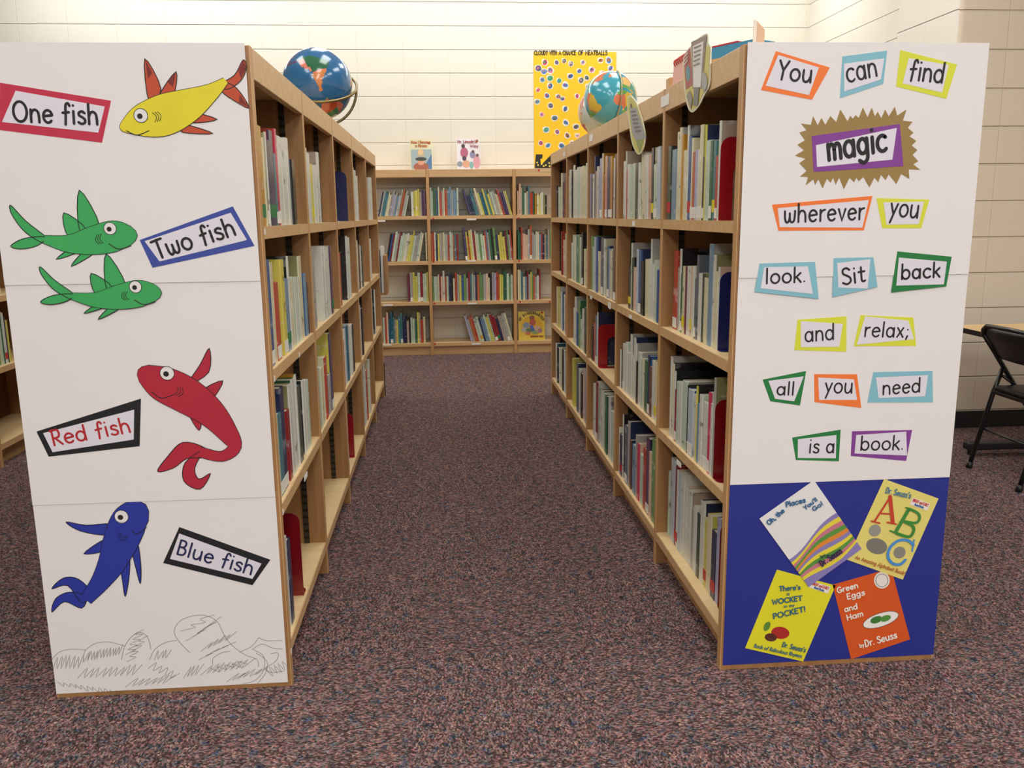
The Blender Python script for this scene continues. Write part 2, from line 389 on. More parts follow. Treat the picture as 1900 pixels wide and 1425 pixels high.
# ------------------------------------------------------------------ lettering and flat drawings on paper
GL = {
'a': (.62, 'A .27,.31,.25,.31,0,360|L .53,.62 .54,0'), 'b': (.62, 'L .04,1 .04,0|A .3,.31,.26,.31,0,360'), 'c': (.56, 'A .31,.31,.28,.31,48,312'),
'd': (.64, 'A .28,.31,.26,.31,0,360|L .55,1 .55,0'), 'e': (.6, 'L .05,.32 .54,.37|A .3,.31,.26,.31,14,318'),
'f': (.44, 'S .44,.88 .36,1 .24,.95 .2,.75 .19,.4 .15,-.06|L .02,.52 .38,.56'), 'g': (.62, 'A .27,.33,.24,.29,0,360|S .52,.62 .53,.1 .49,-.2 .28,-.33 .06,-.22'),
'h': (.6, 'L .05,1 .05,0|S .05,.35 .14,.55 .3,.62 .46,.52 .51,.3 .52,0'), 'i': (.18, 'L .08,.62 .08,0|D .08,.9'), 'k': (.52, 'L .05,1 .05,0|L .45,.62 .06,.25|L .18,.36 .48,0'),
'l': (.18, 'L .07,1 .07,0'), 'm': (.78, 'L .05,.62 .05,0|S .05,.4 .14,.58 .26,.6 .35,.5 .37,.3 .37,0|S .37,.4 .46,.58 .58,.6 .67,.5 .7,.3 .7,0'),
'n': (.6, 'L .05,.62 .05,0|S .05,.35 .14,.55 .3,.62 .46,.52 .51,.3 .52,0'), 'o': (.64, 'A .31,.31,.28,.31,0,360'), 'p': (.6, 'L .05,.62 .05,-.38|A .3,.31,.25,.3,0,360'),
'r': (.4, 'L .06,.62 .06,0|S .06,.35 .16,.55 .36,.62'), 's': (.48, 'S .42,.54 .28,.62 .1,.56 .1,.42 .28,.33 .42,.22 .4,.06 .22,0 .04,.08'),
't': (.44, 'S .2,.9 .19,.4 .2,.08 .3,0 .4,.04|L .03,.62 .4,.62'), 'u': (.62, 'S .05,.62 .05,.25 .12,.05 .27,0 .42,.1 .51,.3|L .51,.62 .54,0'), 'v': (.52, 'L .03,.62 .26,0 .48,.62'),
'w': (.78, 'S .04,.62 .06,.2 .16,0 .3,.06 .37,.3 .37,.5|S .37,.3 .42,.06 .56,0 .68,.15 .72,.62'), 'x': (.52, 'L .04,.62 .46,0|L .44,.62 .04,0'), 'y': (.54, 'L .04,.62 .28,.08|L .5,.62 .28,.08 .12,-.35'),
'z': (.5, 'L .05,.6 .42,.6 .05,.02 .45,.02'), 'A': (.68, 'L .03,0 .33,1 .62,0|L .14,.35 .52,.35'), 'B': (.58, 'L .06,1 .06,0|S .06,1 .36,.98 .44,.78 .34,.57 .06,.53|S .06,.53 .4,.5 .52,.28 .4,.04 .06,0'),
'C': (.72, 'A .42,.5,.38,.5,50,310'), 'D': (.68, 'L .06,1 .06,0|S .06,1 .4,.94 .6,.5 .4,.06 .06,0'), 'E': (.56, 'L .5,1 .06,1 .06,0 .5,0|L .06,.52 .42,.52'), 'F': (.54, 'L .5,1 .06,1 .06,0|L .06,.52 .42,.52'),
'G': (.84, 'A .42,.5,.38,.5,50,330|L .45,.42 .78,.42 .76,.1'), 'H': (.66, 'L .06,1 .06,0|L .58,1 .58,0|L .06,.5 .58,.5'), 'I': (.18, 'L .07,1 .07,0'), 'K': (.58, 'L .06,1 .06,0|L .5,1 .07,.42|L .18,.55 .54,0'),
'L': (.5, 'L .06,1 .06,0 .46,0'), 'M': (.82, 'L .05,0 .1,1 .4,.3 .7,1 .76,0'), 'N': (.66, 'L .06,0 .06,1 .58,0 .58,1'), 'O': (.86, 'A .42,.5,.39,.5,0,360'), 'P': (.54, 'L .06,1 .06,0|S .06,1 .4,.98 .5,.74 .4,.5 .06,.46'),
'R': (.6, 'L .1,1 .06,0|S .0,.95 .4,.98 .5,.74 .4,.5 .08,.46|L .2,.47 .56,0'), 'S': (.58, 'S .5,.86 .32,1 .1,.92 .1,.68 .3,.54 .5,.38 .52,.14 .3,0 .04,.12'), 'T': (.62, 'L .0,.96 .62,1|L .32,1 .32,0'),
'U': (.66, 'S .06,1 .06,.35 .14,.08 .32,0 .5,.08 .58,.35 .58,1'), 'W': (.86, 'L .03,1 .2,0 .42,.75 .62,0 .8,1'), 'Y': (.62, 'L .03,1 .3,.5|L .6,1 .3,.5 .25,0'),
'.': (.14, 'D .06,.04'), ',': (.16, 'L .1,.06 .04,-.14'), ';': (.2, 'D .12,.5|L .13,.08 .05,-.14'), '!': (.2, 'L .12,1 .08,.3|D .07,.04'), "'": (.14, 'L .09,1 .05,.78'), '-': (.36, 'L .05,.4 .3,.4'), ' ': (.3, '')}
def catmull(p, n=5, closed=False):
    out = []; k = len(p)
    for i in range(k if closed else k-1):
        if closed: a, b, c, d = p[i-1], p[i], p[(i+1) % k], p[(i+2) % k]
        else: a, b, c, d = p[max(i-1, 0)], p[i], p[i+1], p[min(i+2, k-1)]
        for j in range(n):
            t = j/n
            out.append(tuple(.5*((2*b[q]) + (c[q]-a[q])*t + (2*a[q]-5*b[q]+4*c[q]-d[q])*t*t + (3*b[q]-a[q]-3*c[q]+d[q])*t**3) for q in (0, 1)))
    if not closed: out.append(tuple(p[-1]))
    return out
def glyph(ch):
    w_, src = GL[ch]; st = []
    for s in src.split('|') if src else []:
        kind, rest = s[0], s[2:]
        if kind == 'A':
            cx, cy, rx, ry, a0, a1 = [float(x) for x in rest.split(',')]
            n = max(6, int(abs(a1-a0)/18))
            st.append([(cx+rx*math.cos(math.radians(a0+(a1-a0)*i/n)), cy+ry*math.sin(math.radians(a0+(a1-a0)*i/n))) for i in range(n+1)])
        elif kind == 'D': x, y = [float(q) for q in rest.split(',')]; st.append([(x, y), (x+.001, y)])
        else:
            p = [tuple(float(q) for q in t.split(',')) for t in rest.split()]
            st.append(catmull(p, 4) if kind == 'S' else p)
    return w_, st
class Flat(MB):
    """Shapes laid on a plane: origin o, in-plane axes ex, ey; later layers lie a hair nearer the viewer along n."""
    def __init__(s, o, ex, ey, n, step=.00025):
        super().__init__(); s.cnt = 0; s.o, s.ex, s.ey, s.n, s.step = Vector(o), Vector(ex), Vector(ey), Vector(n), step
    def at(s, p, layer): return s.o + s.ex*p[0] + s.ey*p[1] + s.n*(layer*s.step)
    def poly(s, pts, mt, layer=1): 
        ar = sum(pts[i-1][0]*pts[i][1]-pts[i][0]*pts[i-1][1] for i in range(len(pts)))
        if (ar < 0) != (s.ex.cross(s.ey).dot(s.n) < 0): pts = pts[::-1]
        s.cnt += 1; up = s.n*((s.cnt % 14)*1.3e-5)
        s.face([s.at(p, layer)+up for p in pts], mt)
    def slab(s, pts, mt, thick, layer=0): s.prism([s.at(p, layer) for p in pts], s.n*thick, mt)
    def disc(s, c, r, mt, layer=1, k=16, ry=None, rot=0):
        s.poly([(c[0]+r*math.cos(a)*math.cos(rot)-(ry or r)*math.sin(a)*math.sin(rot), c[1]+r*math.cos(a)*math.sin(rot)+(ry or r)*math.sin(a)*math.cos(rot)) for a in [2*math.pi*i/k for i in range(k)]], mt, layer)
    def stroke(s, pts, w_, mt, layer=1, closed=False):
        pts = [Vector(p) for p in pts]
        if closed: pts = pts+[pts[0]]
        n = len(pts); L = []; R = []
        for i, p in enumerate(pts):
            d1 = (pts[i]-pts[i-1]) if i else (pts[1]-pts[0]); d2 = (pts[i+1]-pts[i]) if i < n-1 else d1
            if d1.length: d1 = d1.normalized()
            if d2.length: d2 = d2.normalized()
            t = d1+d2; t = t.normalized() if t.length > .2 else d1
            c = max(.5, t.dot(d1)); nn = Vector((-t.y, t.x))*(w_/2/c)
            L.append(p+nn); R.append(p-nn)
        for i in range(n-1): s.poly([L[i], R[i], R[i+1], L[i+1]], mt, layer)
        if not closed:
            for p in (pts[0], pts[-1]): s.disc(p, w_/2, mt, layer, 8)
    def text(s, txt, p0, p1, h, w_, mt, layer=2, gap=.13):
        total = sum(GL[c][0] for c in txt) + gap*(len(txt)-1)
        p0, p1 = Vector(p0), Vector(p1); d = p1-p0; sx = d.length/total; d = d.normalized(); up = Vector((-d.y, d.x))
        if s.flip: up = -up
        x = 0
        for c in txt:
            w0, st = glyph(c)
            for q in st: s.stroke([p0 + d*((x+a)*sx) + up*(b_*h) for a, b_ in q], w_, mt, layer)
            x += w0+gap
    flip = False

INK = plain('1c1a1b', .6, grain=0)
def poster_flat(y, step=.00025):
    return Flat((0, y, 0), (1, 0, 0), (0, 0, 1), (0, -1, 0), step)
class Crop:
    """Places read in an enlarged piece of the photograph, carried onto the sheet's plane."""
    def __init__(s, ox, oy, sc, y): s.ox, s.oy, s.sc, s.y = ox, oy, sc, y
    def p(s, q): r = on_y(s.ox+q[0]/s.sc, s.oy+q[1]/s.sc, s.y); return (r.x, r.z)
    def __call__(s, *qs): return [s.p(q) for q in qs]
    def size(s, px): return px/s.sc*s.y/(F*.985)

SOFF = (.0042, .0022, .0006)
def lift(z): return SOFF[0 if z > 1.10 else 1 if z > .55 else 2] + .0006
def sheets(parent, x0, x1, zs, y, mats):
    for i in range(len(zs)-1):
        top, bot = zs[i], zs[i+1]-(.012 if i < len(zs)-2 else 0)
        yy = y - SOFF[i]
        b = MB(); b.box(x0, x1, yy-.0004, yy, bot, top, mats[i], 0)
        o = b.build('paper_sheet', parent)
        if mats[i] is not PAPER: o['label'] = 'royal blue paper sheet'
BLUEP = plain('222c88', .55, grain=.05, name='blue_paper')
pl = thing('poster', (-.755, YL-.003, .83), 'white paper poster with coloured fish drawings taped to the end of a bookcase', 'poster')
sheets(pl, -1.060, -.4535, [1.652, 1.109, .551, .012], YL, [PAPER]*3)
prt = thing('poster', (1.04, YR-.003, .83), 'white and blue paper poster of framed words and book covers on a bookcase end', 'poster')
sheets(prt, .7425, 1.352, [1.652, 1.098, .550, .014], YR, [PAPER, PAPER, BLUEP])

CARDIN = plain('e2dce4', .6, grain=.01, name='card_paper')
def card(parent, C, outer, inner, txt, t0, t1, h, wd, colour, label, ink=INK, extra=None, y=None):
    fl = poster_flat(C.y-lift(max(q[1] for q in C(*outer))))
    if extra:
        fl.slab(C(*extra[0]), extra[1], .0004); lay = 2
    else: lay = 0
    fl.slab(C(*outer), plain(colour, .6, grain=.03), .0004, lay)
    fl.poly(C(*inner), CARDIN, lay+3)
    fl.text(txt, C.p(t0), C.p(t1), C.size(h), C.size(wd), ink, lay+4)
    return tag(fl.build('word_card', parent), label)
RA = Crop(1360, 60, 3.5185, YR); RB = Crop(1360, 440, 3.239, YR)
LA = Crop(0, 50, 3.8, YL); LB = Crop(0, 400, 3.8, YL); LC = Crop(0, 750, 3.393, YL)
OR, BL_, YE, GR, PU = 'f47a32', '84bccb', 'd9dc3c', '1e7a3a', '843d94'
card(prt, RA, [(275,125),(627,232),(510,442),(178,378)], [(290,150),(555,232),(490,412),(208,350)], 'You', (285,308), (506,330), 112, 15, OR, 'orange-framed card reading You')
card(prt, RA, [(708,160),(1000,122),(975,338),(692,432)], [(718,207),(980,172),(958,310),(720,388)], 'can', (740,330), (938,285), 128, 14, BL_, 'light blue-framed card reading can')
card(prt, RA, [(1085,118),(1455,212),(1385,435),(1058,355)], [(1140,170),(1400,215),(1358,395),(1100,335)], 'find', (1140,310), (1362,332), 120, 15, YE, 'yellow-framed card reading find')
BURST = [(440,597),(503,605),(518,549),(548,608),(572,560),(597,605),(630,548),(668,587),(695,505),(742,582),(760,545),(775,565),(795,542),(815,560),(842,492),(872,555),(900,493),(920,550),(938,520),(962,562),(987,505),(1010,550),(1050,487),(1065,545),(1126,505),(1102,578),(1165,585),(1135,625),(1172,657),(1145,680),(1190,710),(1160,740),(1197,770),(1165,800),(1202,842),(1170,862),(1215,898),(1140,895),(1145,957),(1092,925),(1060,990),(1010,928),(990,965),(960,930),(942,980),(918,948),(885,1012),(845,945),(815,972),(800,950),(785,978),(755,950),(718,1025),(688,948),(665,995),(648,950),(630,982),(608,955),(580,1018),(552,960),(530,997),(520,960),(470,998),(485,945),(432,942),(475,905),(428,855),(468,825),(400,805),(458,770),(416,735),(465,705),(428,655),(475,640)]
card(prt, RA, [(508,678),(1082,600),(1105,875),(520,912)], [(535,738),(1062,625),(1033,832),(542,880)], 'magic', (615,836), (1000,772), 158, 25, PU, 'purple-framed card reading magic on a gold starburst', extra=(BURST, plain('9a7d45', .5, grain=.05)))
card(prt, RA, [(250,1125),(905,1068),(848,1292),(292,1295)], [(287,1148),(880,1095),(838,1275),(300,1272)], 'wherever', (328,1242), (850,1220), 115, 14, OR, 'orange-framed card reading wherever')
card(prt, RA, [(930,1082),(1275,1092),(1222,1278),(968,1278)], [(975,1110),(1240,1105),(1205,1252),(995,1255)], 'you', (1012,1196), (1200,1212), 125, 14, YE, 'yellow-framed card reading you')
card(prt, RB, [(155,158),(488,147),(510,370),(126,328)], [(182,180),(445,175),(475,340),(162,306)], 'look.', (192,278), (430,268), 90, 12, BL_, 'light blue-framed card reading look')
card(prt, RB, [(600,125),(838,120),(863,298),(593,360)], [(620,155),(820,132),(803,308),(628,302)], 'Sit', (652,287), (792,262), 98, 13, BL_, 'light blue-framed card reading Sit')
card(prt, RB, [(982,85),(1308,117),(1275,295),(945,332)], [(990,122),(1278,147),(1260,283),(975,290)], 'back', (1005,252), (1238,238), 90, 13, GR, 'green-framed card reading back')
card(prt, RB, [(385,495),(680,475),(678,688),(366,678)], [(405,503),(657,520),(635,658),(405,660)], 'and', (430,628), (606,612), 98, 11, YE, 'yellow-framed card reading and')
card(prt, RB, [(763,468),(1080,482),(1097,652),(723,655)], [(790,475),(1050,500),(1085,612),(740,645)], 'relax;', (784,596), (1048,600), 92, 11, YE, 'yellow-framed card reading relax')
card(prt, RB, [(176,855),(437,803),(400,1010),(222,985)], [(210,862),(422,835),(365,985),(250,970)], 'all', (260,946), (364,946), 82, 11, GR, 'green-framed card reading all')
card(prt, RB, [(485,822),(742,823),(768,1025),(487,990)], [(508,842),(723,853),(742,977),(515,977)], 'you', (546,933), (714,935), 98, 11, OR, 'orange-framed card reading you')
card(prt, RB, [(840,810),(1195,802),(1198,992),(804,993)], [(855,842),(1168,828),(1150,955),(872,965)], 'need', (895,945), (1122,928), 92, 11, BL_, 'light blue-framed card reading need')
card(prt, RB, [(353,1203),(644,1155),(633,1345),(375,1337)], [(387,1212),(618,1187),(615,1327),(386,1325)], 'is a', (452,1294), (604,1293), 92, 11, GR, 'green-framed card reading is a')
card(prt, RB, [(712,1165),(1073,1157),(1037,1343),(705,1313)], [(737,1187),(1037,1167),(1042,1310),(727,1298)], 'book.', (762,1278), (1018,1274), 92, 11, PU, 'purple-framed card reading book')
card(pl, LA, [(8,395),(788,522),(725,817),(5,728)], [(118,452),(745,563),(700,747),(22,672)], 'One fish', (104,668), (702,690), 124, 17, 'c22b48', 'red-framed card reading One fish')
card(pl, LB, [(990,172),(1645,-65),(1798,213),(1080,367)], [(1025,180),(1630,-20),(1745,172),(1130,323)], 'Two fish', (1115,306), (1672,132), 120, 17, '3a4c9e', 'blue-framed card reading Two fish')
card(pl, LC, [(233,170),(890,-37),(882,262),(310,328)], [(275,180),(848,32),(845,220),(335,300)], 'Red fish', (342,258), (830,172), 96, 13, '17161a', 'black-framed card reading Red fish', ink=plain('b5202c', .6))
card(pl, LC, [(1130,772),(1703,978),(1590,1138),(1028,998)], [(1130,812),(1648,1002),(1590,1098),(1072,972)], 'Blue fish', (1112,940), (1585,1072), 98, 13, '17161a', 'black-framed card reading Blue fish', ink=plain('20234f', .6))

# plain storybook fish drawn on the sheets
PX = Crop(0, 0, 1, YL)
def offset_closed(spine, widths, grow):
    sp = catmull(spine, 5); wd = [x[0] for x in catmull([(q, 0) for q in widths], 5)]
    up, dn = [], []
    for i, p in enumerate(sp):
        a = Vector(sp[max(i-1, 0)]); c = Vector(sp[min(i+1, len(sp)-1)]); t = (c-a).normalized(); n = Vector((-t.y, t.x))
        h = max(1, wd[i]/2)+grow; up.append(Vector(p)+n*h); dn.append(Vector(p)-n*h)
    hd = Vector(sp[0])-Vector(sp[1]); hd = hd.normalized()*(widths[0]*.35+grow)
    return [up[0]*.25+dn[0]*.75+hd*.75, up[0]*.5+dn[0]*.5+hd, up[0]*.75+dn[0]*.25+hd*.75] + up + dn[::-1]
def fish(label, spine, widths, fins, fintips, eye, er, mouth, body, fin, tr=lambda p: p):
    fl = poster_flat(YL-lift(max(PX.p(tr(tuple(q)))[1] for f in fins for q in f))); T = lambda ps: [PX.p(tr(tuple(q))) for q in ps]
    bm_, fm = plain(body, .6, grain=.1), plain(fin, .6, grain=.12); px = PX.size(1)
    for f in fins:
        q = catmull(f, 4, True); fl.poly(T(q), fm if fintips else bm_, 1); fl.stroke(T(q), 1.5*px, INK, 2, True)
    for f in fintips:
        fl.poly(T(f), plain('7a2420', .6), 3)
    fl.poly(T(offset_closed(spine, widths, 1.2)), INK, 4)
    fl.poly(T(offset_closed(spine, widths, 0)), bm_, 5)
    c = PX.p(tr(eye)); fl.disc(c, (er+1.2)*px, INK, 6); fl.disc(c, er*px, PAPER, 7); fl.disc((c[0]-er*.15*px, c[1]-er*.1*px), er*.42*px, INK, 8)
    fl.stroke(T(catmull(mouth, 5)), 1.6*px, INK, 6)
    k = len(spine)//2
    for j in range(3):      # gill lines
        a = Vector(spine[1])*(.35-.1*j)+Vector(spine[2])*(.65+.1*j); d = (Vector(spine[2])-Vector(spine[1])).normalized(); n = Vector((-d.y, d.x))
        fl.stroke(T(catmull([a-n*9-d*3, a+d*2, a+n*9-d*3], 4)), 1.1*px, INK, 6)
    return tag(fl.build('fish_drawing', pl), label)
fish('yellow fish drawing with red-tipped fins', [(232,236),(262,225),(305,214),(350,196),(392,172),(420,150)], [22,58,76,62,32,12],
     [[(408,158),(436,140),(452,112),(458,126),(448,150),(424,166)], [(412,152),(440,164),(463,200),(440,190),(412,170)], [(278,190),(270,110),(300,165)], [(296,180),(328,134),(322,182)], [(350,208),(404,222),(352,228)], [(345,232),(396,248),(340,246)]],
     [[(452,113),(458,126),(448,146),(444,132)], [(462,199),(444,190),(446,176)], [(271,112),(276,146),(284,136)], [(327,136),(312,152),(322,162)]], (263,215), 11, [(236,243),(256,251),(278,243)], 'e4d428', 'c04a2a')
GS = ([(244,437),(215,438),(175,446),(130,452),(84,444)], [34,56,52,32,14], [[(92,444),(50,410),(22,381),(24,398),(48,430),(84,452)], [(88,440),(48,442),(22,456),(40,462),(70,456)], [(150,428),(149,353),(186,418)], [(128,438),(120,395),(160,424)], [(150,466),(106,481),(140,456)], [(176,470),(134,494),(158,466)]])
fish('upper green fish drawing', *GS, [], (206,424), 10, [(244,456),(222,462),(204,452)], '3aa85a', '2f8f4c')
fish('lower green fish drawing, crossing the paper seam', *GS, [], (206,424), 10, [(244,456),(222,462),(204,452)], '3aa85a', '2f8f4c', lambda p: (75+(p[0]-20)*.957, 470+(p[1]-352)*.86))
fish('red fish drawing with a long curled tail', [(268,692),(300,710),(345,732),(388,762),(420,798),(436,828),(412,846),(372,838)], [34,62,66,54,38,24,18,18],
     [[(380,830),(340,820),(312,846),(293,874),(322,868),(348,850),(378,848)], [(376,836),(344,858),(342,892),(372,907),(391,878),(370,888),(362,868)], [(350,712),(372,676),(389,646),(388,690)], [(374,725),(414,706),(392,742)], [(352,768),(370,798),(374,770)], [(368,770),(404,800),(390,768)]],
     [], (311,692), 12, [(282,726),(300,738),(322,732)], 'b32036', '8f1f2c')
fish('blue fish drawing swimming upward', [(258,948),(240,968),(224,1005),(208,1044),(186,1080),(160,1112)], [50,66,64,50,34,22],
     [[(170,1100),(146,1074),(118,1072),(97,1092),(126,1086),(152,1118)], [(160,1106),(130,1098),(104,1110),(97,1135),(120,1116),(152,1128)], [(205,972),(160,974),(123,968),(150,985),(200,992)], [(196,1000),(156,1027),(200,1020)], [(222,1030),(228,1080),(233,1106),(240,1070),(240,1028)], [(244,1012),(254,1060),(261,1082),(262,1050),(256,1008)]],
     [], (226,958), 12, [(272,978),(256,990),(246,984)], '25349c', '1e2a7c')
# pencilled sea bed
fl = poster_flat(YL-lift(.2)); SK = Crop(0, 1050, 3.1667, YL); PEN = plain('77716f', .8, grain=0)
def pen(*q, w_=2.6): fl.stroke(SK(*catmull(list(q), 6)), SK.size(w_), PEN, 1)
pen((305,550),(350,505),(420,488),(505,492)); pen((490,565),(500,500),(560,455),(640,445),(735,470)); pen((715,550),(735,470),(780,410),(830,390),(870,420),(888,490))
pen((880,550),(910,490),(970,450),(1040,435)); pen((1117,508),(1060,450),(1025,390),(1050,330),(1120,295),(1210,290),(1280,330),(1320,410),(1370,470),(1440,520),(1510,548),(1520,590))
pen((1410,505),(1480,470),(1521,420)); pen((1521,420),(1570,438),(1660,437)); pen((1480,490),(1540,458),(1600,480),(1660,487)); pen((1490,490),(1550,530),(1550,610),(1500,670),(1430,690)); pen((1505,510),(1570,560),(1560,630),(1515,688))
pen((1250,575),(1255,540),(1300,510),(1350,500)); pen((1590,515),(1635,512),(1620,560),(1560,600),(1600,625),(1668,615))
def zig(x0, y0, x1, y1, n, dx, dy):
    q = []
    for i in range(n+1):
        t = i/n; q.append((x0+(x1-x0)*t+random.uniform(-4, 4), y0+(y1-y0)*t)); q.append((x0+(x1-x0)*(t+.4/n)+dx+random.uniform(-5, 5), y0+(y1-y0)*t+dy+random.uniform(-6, 6)))
    fl.stroke(SK(*catmull(q, 3)), SK.size(2.4), PEN, 1)
for a in [(315,605,460,600,6,18,-75), (500,560,700,520,11,16,-55), (735,520,790,400,4,55,-30), (745,560,820,440,4,45,-30), (905,550,975,540,3,20,-55), (460,660,780,640,9,45,-60), (345,680,680,730,10,22,30),
          (740,710,960,690,6,60,-50), (1060,380,1180,310,2,60,-20), (1095,440,1220,350,4,70,-50), (1180,500,1320,440,4,60,-60), (1165,550,1300,480,3,70,-40), (870,600,1000,660,4,40,-30), (1075,660,1150,640,3,40,-70),
          (1180,640,1420,600,7,60,-60), (1330,680,1500,640,5,60,-50), (1560,600,1660,560,4,30,40), (1240,600,1400,560,4,40,20)]: zig(*a)
fl.build('pencil_sketch', pl)

# book covers glued to the blue sheet; each is drawn in its own across/down frame
CV = Crop(1340, 860, 3.563, YR)
def cover(quad, colour, label, off):
    q = [Vector(CV.p(c)) for c in quad]          # TL TR BR BL
    fl = poster_flat(YR-.0010-off); fl.slab([tuple(x) for x in q], plain(colour, .45, grain=.02), .0004)
    def P(s, t): return tuple((q[0]*(1-s)+q[1]*s)*(1-t) + (q[3]*(1-s)+q[2]*s)*t)
    fl.put = lambda txt, a, b_, h, wd, col, lay=14: fl.text(txt, CV.p(a), CV.p(b_), CV.size(h), CV.size(wd), plain(col, .5, grain=0), lay)
    fl.W = (q[1]-q[0]).length; fl.H = (q[3]-q[0]).length; fl.P = P; fl.label = label
    fl.write = lambda txt, a, b_, h, wd, col, lay=6: fl.text(txt, P(*a), P(*b_), h*fl.H, wd*fl.H, plain(col, .5, grain=0), lay)
    fl.shape = lambda pts, col, lay: fl.poly([P(*p) for p in pts], plain(col, .5, grain=.03), lay)
    fl.line = lambda pts, wd, col, lay: fl.stroke([P(*p) for p in pts], wd*fl.H, plain(col, .5, grain=0), lay)
    return fl
def ell(cx, cy, rx, ry, k=24, a0=0, a1=360): return [(cx+rx*math.cos(math.radians(a0+(a1-a0)*i/k)), cy+ry*math.sin(math.radians(a0+(a1-a0)*i/k))) for i in range(k)]
def logo(fl, a, b_, hgt):
    sx, sy = b_[0]-a[0], b_[1]-a[1]
    fl.shape([a, b_, (b_[0], b_[1]+hgt), (a[0], a[1]+hgt)], 'ece4dc', 4)
    fl.write('BRIGHT and EARLY', (a[0]+.02, a[1]+hgt*.48), (b_[0]-.02, b_[1]+hgt*.48), hgt*.36, .007, 'c8433c', 5)
    fl.write('Board Books', (a[0]+.08, a[1]+hgt*.9), (b_[0]-.08, b_[1]+hgt*.9), hgt*.28, .007, '2f5fa0', 5)
fl = cover([(728,800),(1115,690),(1240,1160),(850,1292)], 'd9571f', 'orange book cover reading Green Eggs and Ham', .0006)
for t_, a_, b_ in [('Green',(757,852),(893,815)), ('Eggs',(822,893),(938,862)), ('and',(806,976),(890,954)), ('Ham',(822,1032),(928,1000))]: fl.put(t_, a_, b_, 42, 9, 'f2e8dc')
fl.put('by', (905,1212), (934,1203), 30, 6, 'f2e8dc'); fl.put('Dr. Seuss', (942,1206), (1150,1146), 52, 10, 'f2e8dc')
fl.shape(ell(.80,.12,.13,.11), 'ece4dc', 3); fl.line(ell(.80,.12,.10,.085)+[(.90,.12)], .008, '8a8480', 4)
fl.shape(ell(.62,.62,.30,.09), 'f1ede8', 3); fl.line(ell(.62,.62,.30,.09)+[(.92,.62)], .006, '55504c', 4); fl.shape(ell(.55,.60,.10,.045), '3f7a34', 5); fl.shape(ell(.70,.62,.09,.04), '55913e', 5)
tag(fl.build('book_cover', prt), fl.label)
fl = cover([(360,700),(748,805),(533,1307),(150,1218)], 'e6dc2a', "yellow book cover reading There's a Wocket in my Pocket", .0006)
for t_, a_, b_, h_, w_ in [("There's",(373,838),(512,828),36,8), ('a',(424,866),(440,864),22,5), ('WOCKET',(328,926),(524,899),36,9), ('in my',(404,948),(474,938),20,5), ('POCKET!',(336,1022),(548,972),40,9)]: fl.put(t_, a_, b_, h_, w_, '25627e')
fl.put("Dr. Seuss's", (390,1205), (543,1242), 36, 7, '25627e'); fl.put('Book of Ridiculous Rhymes', (206,1209), (520,1279), 27, 5, '25627e')
logo(fl, (.60,.02), (.93,.03), .085)
fl.shape(ell(.45,.72,.15,.075), 'b02a26', 3); fl.shape(ell(.33,.80,.10,.05), '5a2a22', 4); fl.shape(ell(.20,.68,.05,.06), '5c8a34', 4)      # plain painted shapes
tag(fl.build('book_cover', prt), fl.label)
fl = cover([(1068,100),(1427,230),(1190,765),(822,633)], 'e8d878', 'pale yellow book cover reading ABC', .0014)
fl.put("Dr. Seuss's", (1072,190), (1236,226), 42, 7, '3f7a9a')
def serif(pts, col, wd, lay=6): fl.line(pts, wd, col, lay)
def cl(pts, wd, col, lay=12): fl.stroke(CV(*pts), CV.size(wd), plain(col, .5, grain=0), lay)
cl([(1000,380),(1102,222)], 14, 'c8402a'); cl([(1104,215),(1122,385)], 27, 'c8402a'); cl([(1035,325),(1118,330)], 11, 'c8402a'); cl([(980,376),(1035,390)], 11, 'c8402a'); cl([(1085,384),(1145,396)], 11, 'c8402a')
cl([(1228,298),(1140,450)], 26, '3f8a3a'); cl([(1208,286),(1250,302)], 11, '3f8a3a'); cl([(1104,440),(1180,470)], 11, '3f8a3a'); cl(catmull([(1232,296),(1288,325),(1298,362),(1270,388),(1190,376)], 5), 19, '3f8a3a'); cl(catmull([(1190,376),(1252,408),(1258,446),(1228,480),(1150,458)], 5), 22, '3f8a3a')
cl(catmull([(1258,535),(1222,505),(1160,505),(1105,550),(1090,610),(1120,655),(1170,662),(1205,632)], 5), 21, '4a8fd0'); cl([(1262,500),(1250,575)], 11, '4a8fd0')
fl.put('An Amazing Alphabet Book!', (872,624), (1198,732), 27, 4.5, 'b0562c')
logo(fl, (.58,.085), (.90,.085), .085)
fl.shape(ell(.22,.58,.10,.07), '9a958c', 3); fl.shape(ell(.36,.74,.18,.09), '7d786f', 3); fl.shape(ell(.76,.72,.10,.07), '8d887f', 3)      # plain grey painted shapes
tag(fl.build('book_cover', prt), fl.label)
fl = cover([(243,362),(603,108),(917,560),(568,812)], 'e9e6e4', "white book cover with coloured stripes reading Oh, the Places You'll Go", .0022)
bands = ['3f7fae', 'e08a35', '8c80b8', 'e8d540', 'c9788a', '5a9640', 'e08a35', '8c80b8', 'e8d540', '5a9640', 'c9788a', 'e8d540', '8c80b8', 'e08a35', '3f7fae']
for i, c in enumerate(bands):        # plain wavy colour bands
    def top(s, i=i): return min(1, .50 + i*.036 + .035*math.sin(s*5+.4*i) - .10*s*(1-i/len(bands)))
    S = [j/12 for j in range(13)]
    fl.shape([(s, top(s)) for s in S] + [(1, 1), (0, 1)], c, 1+i*.25)
fl.put('Oh, the', (305,402), (408,312), 34, 9, '2f6390'); fl.put('Places', (418,282), (545,250), 36, 9, '2f6390'); fl.put("You'll", (545,300), (624,238), 28, 8, '2f6390'); fl.put('Go!', (600,310), (662,266), 30, 8, '2f6390')
fl.put('by', (650,618), (676,600), 26, 5, '2a2a4a', 24); fl.put('Dr. Seuss', (652,672), (786,578), 46, 10, '2a2a4a', 24)
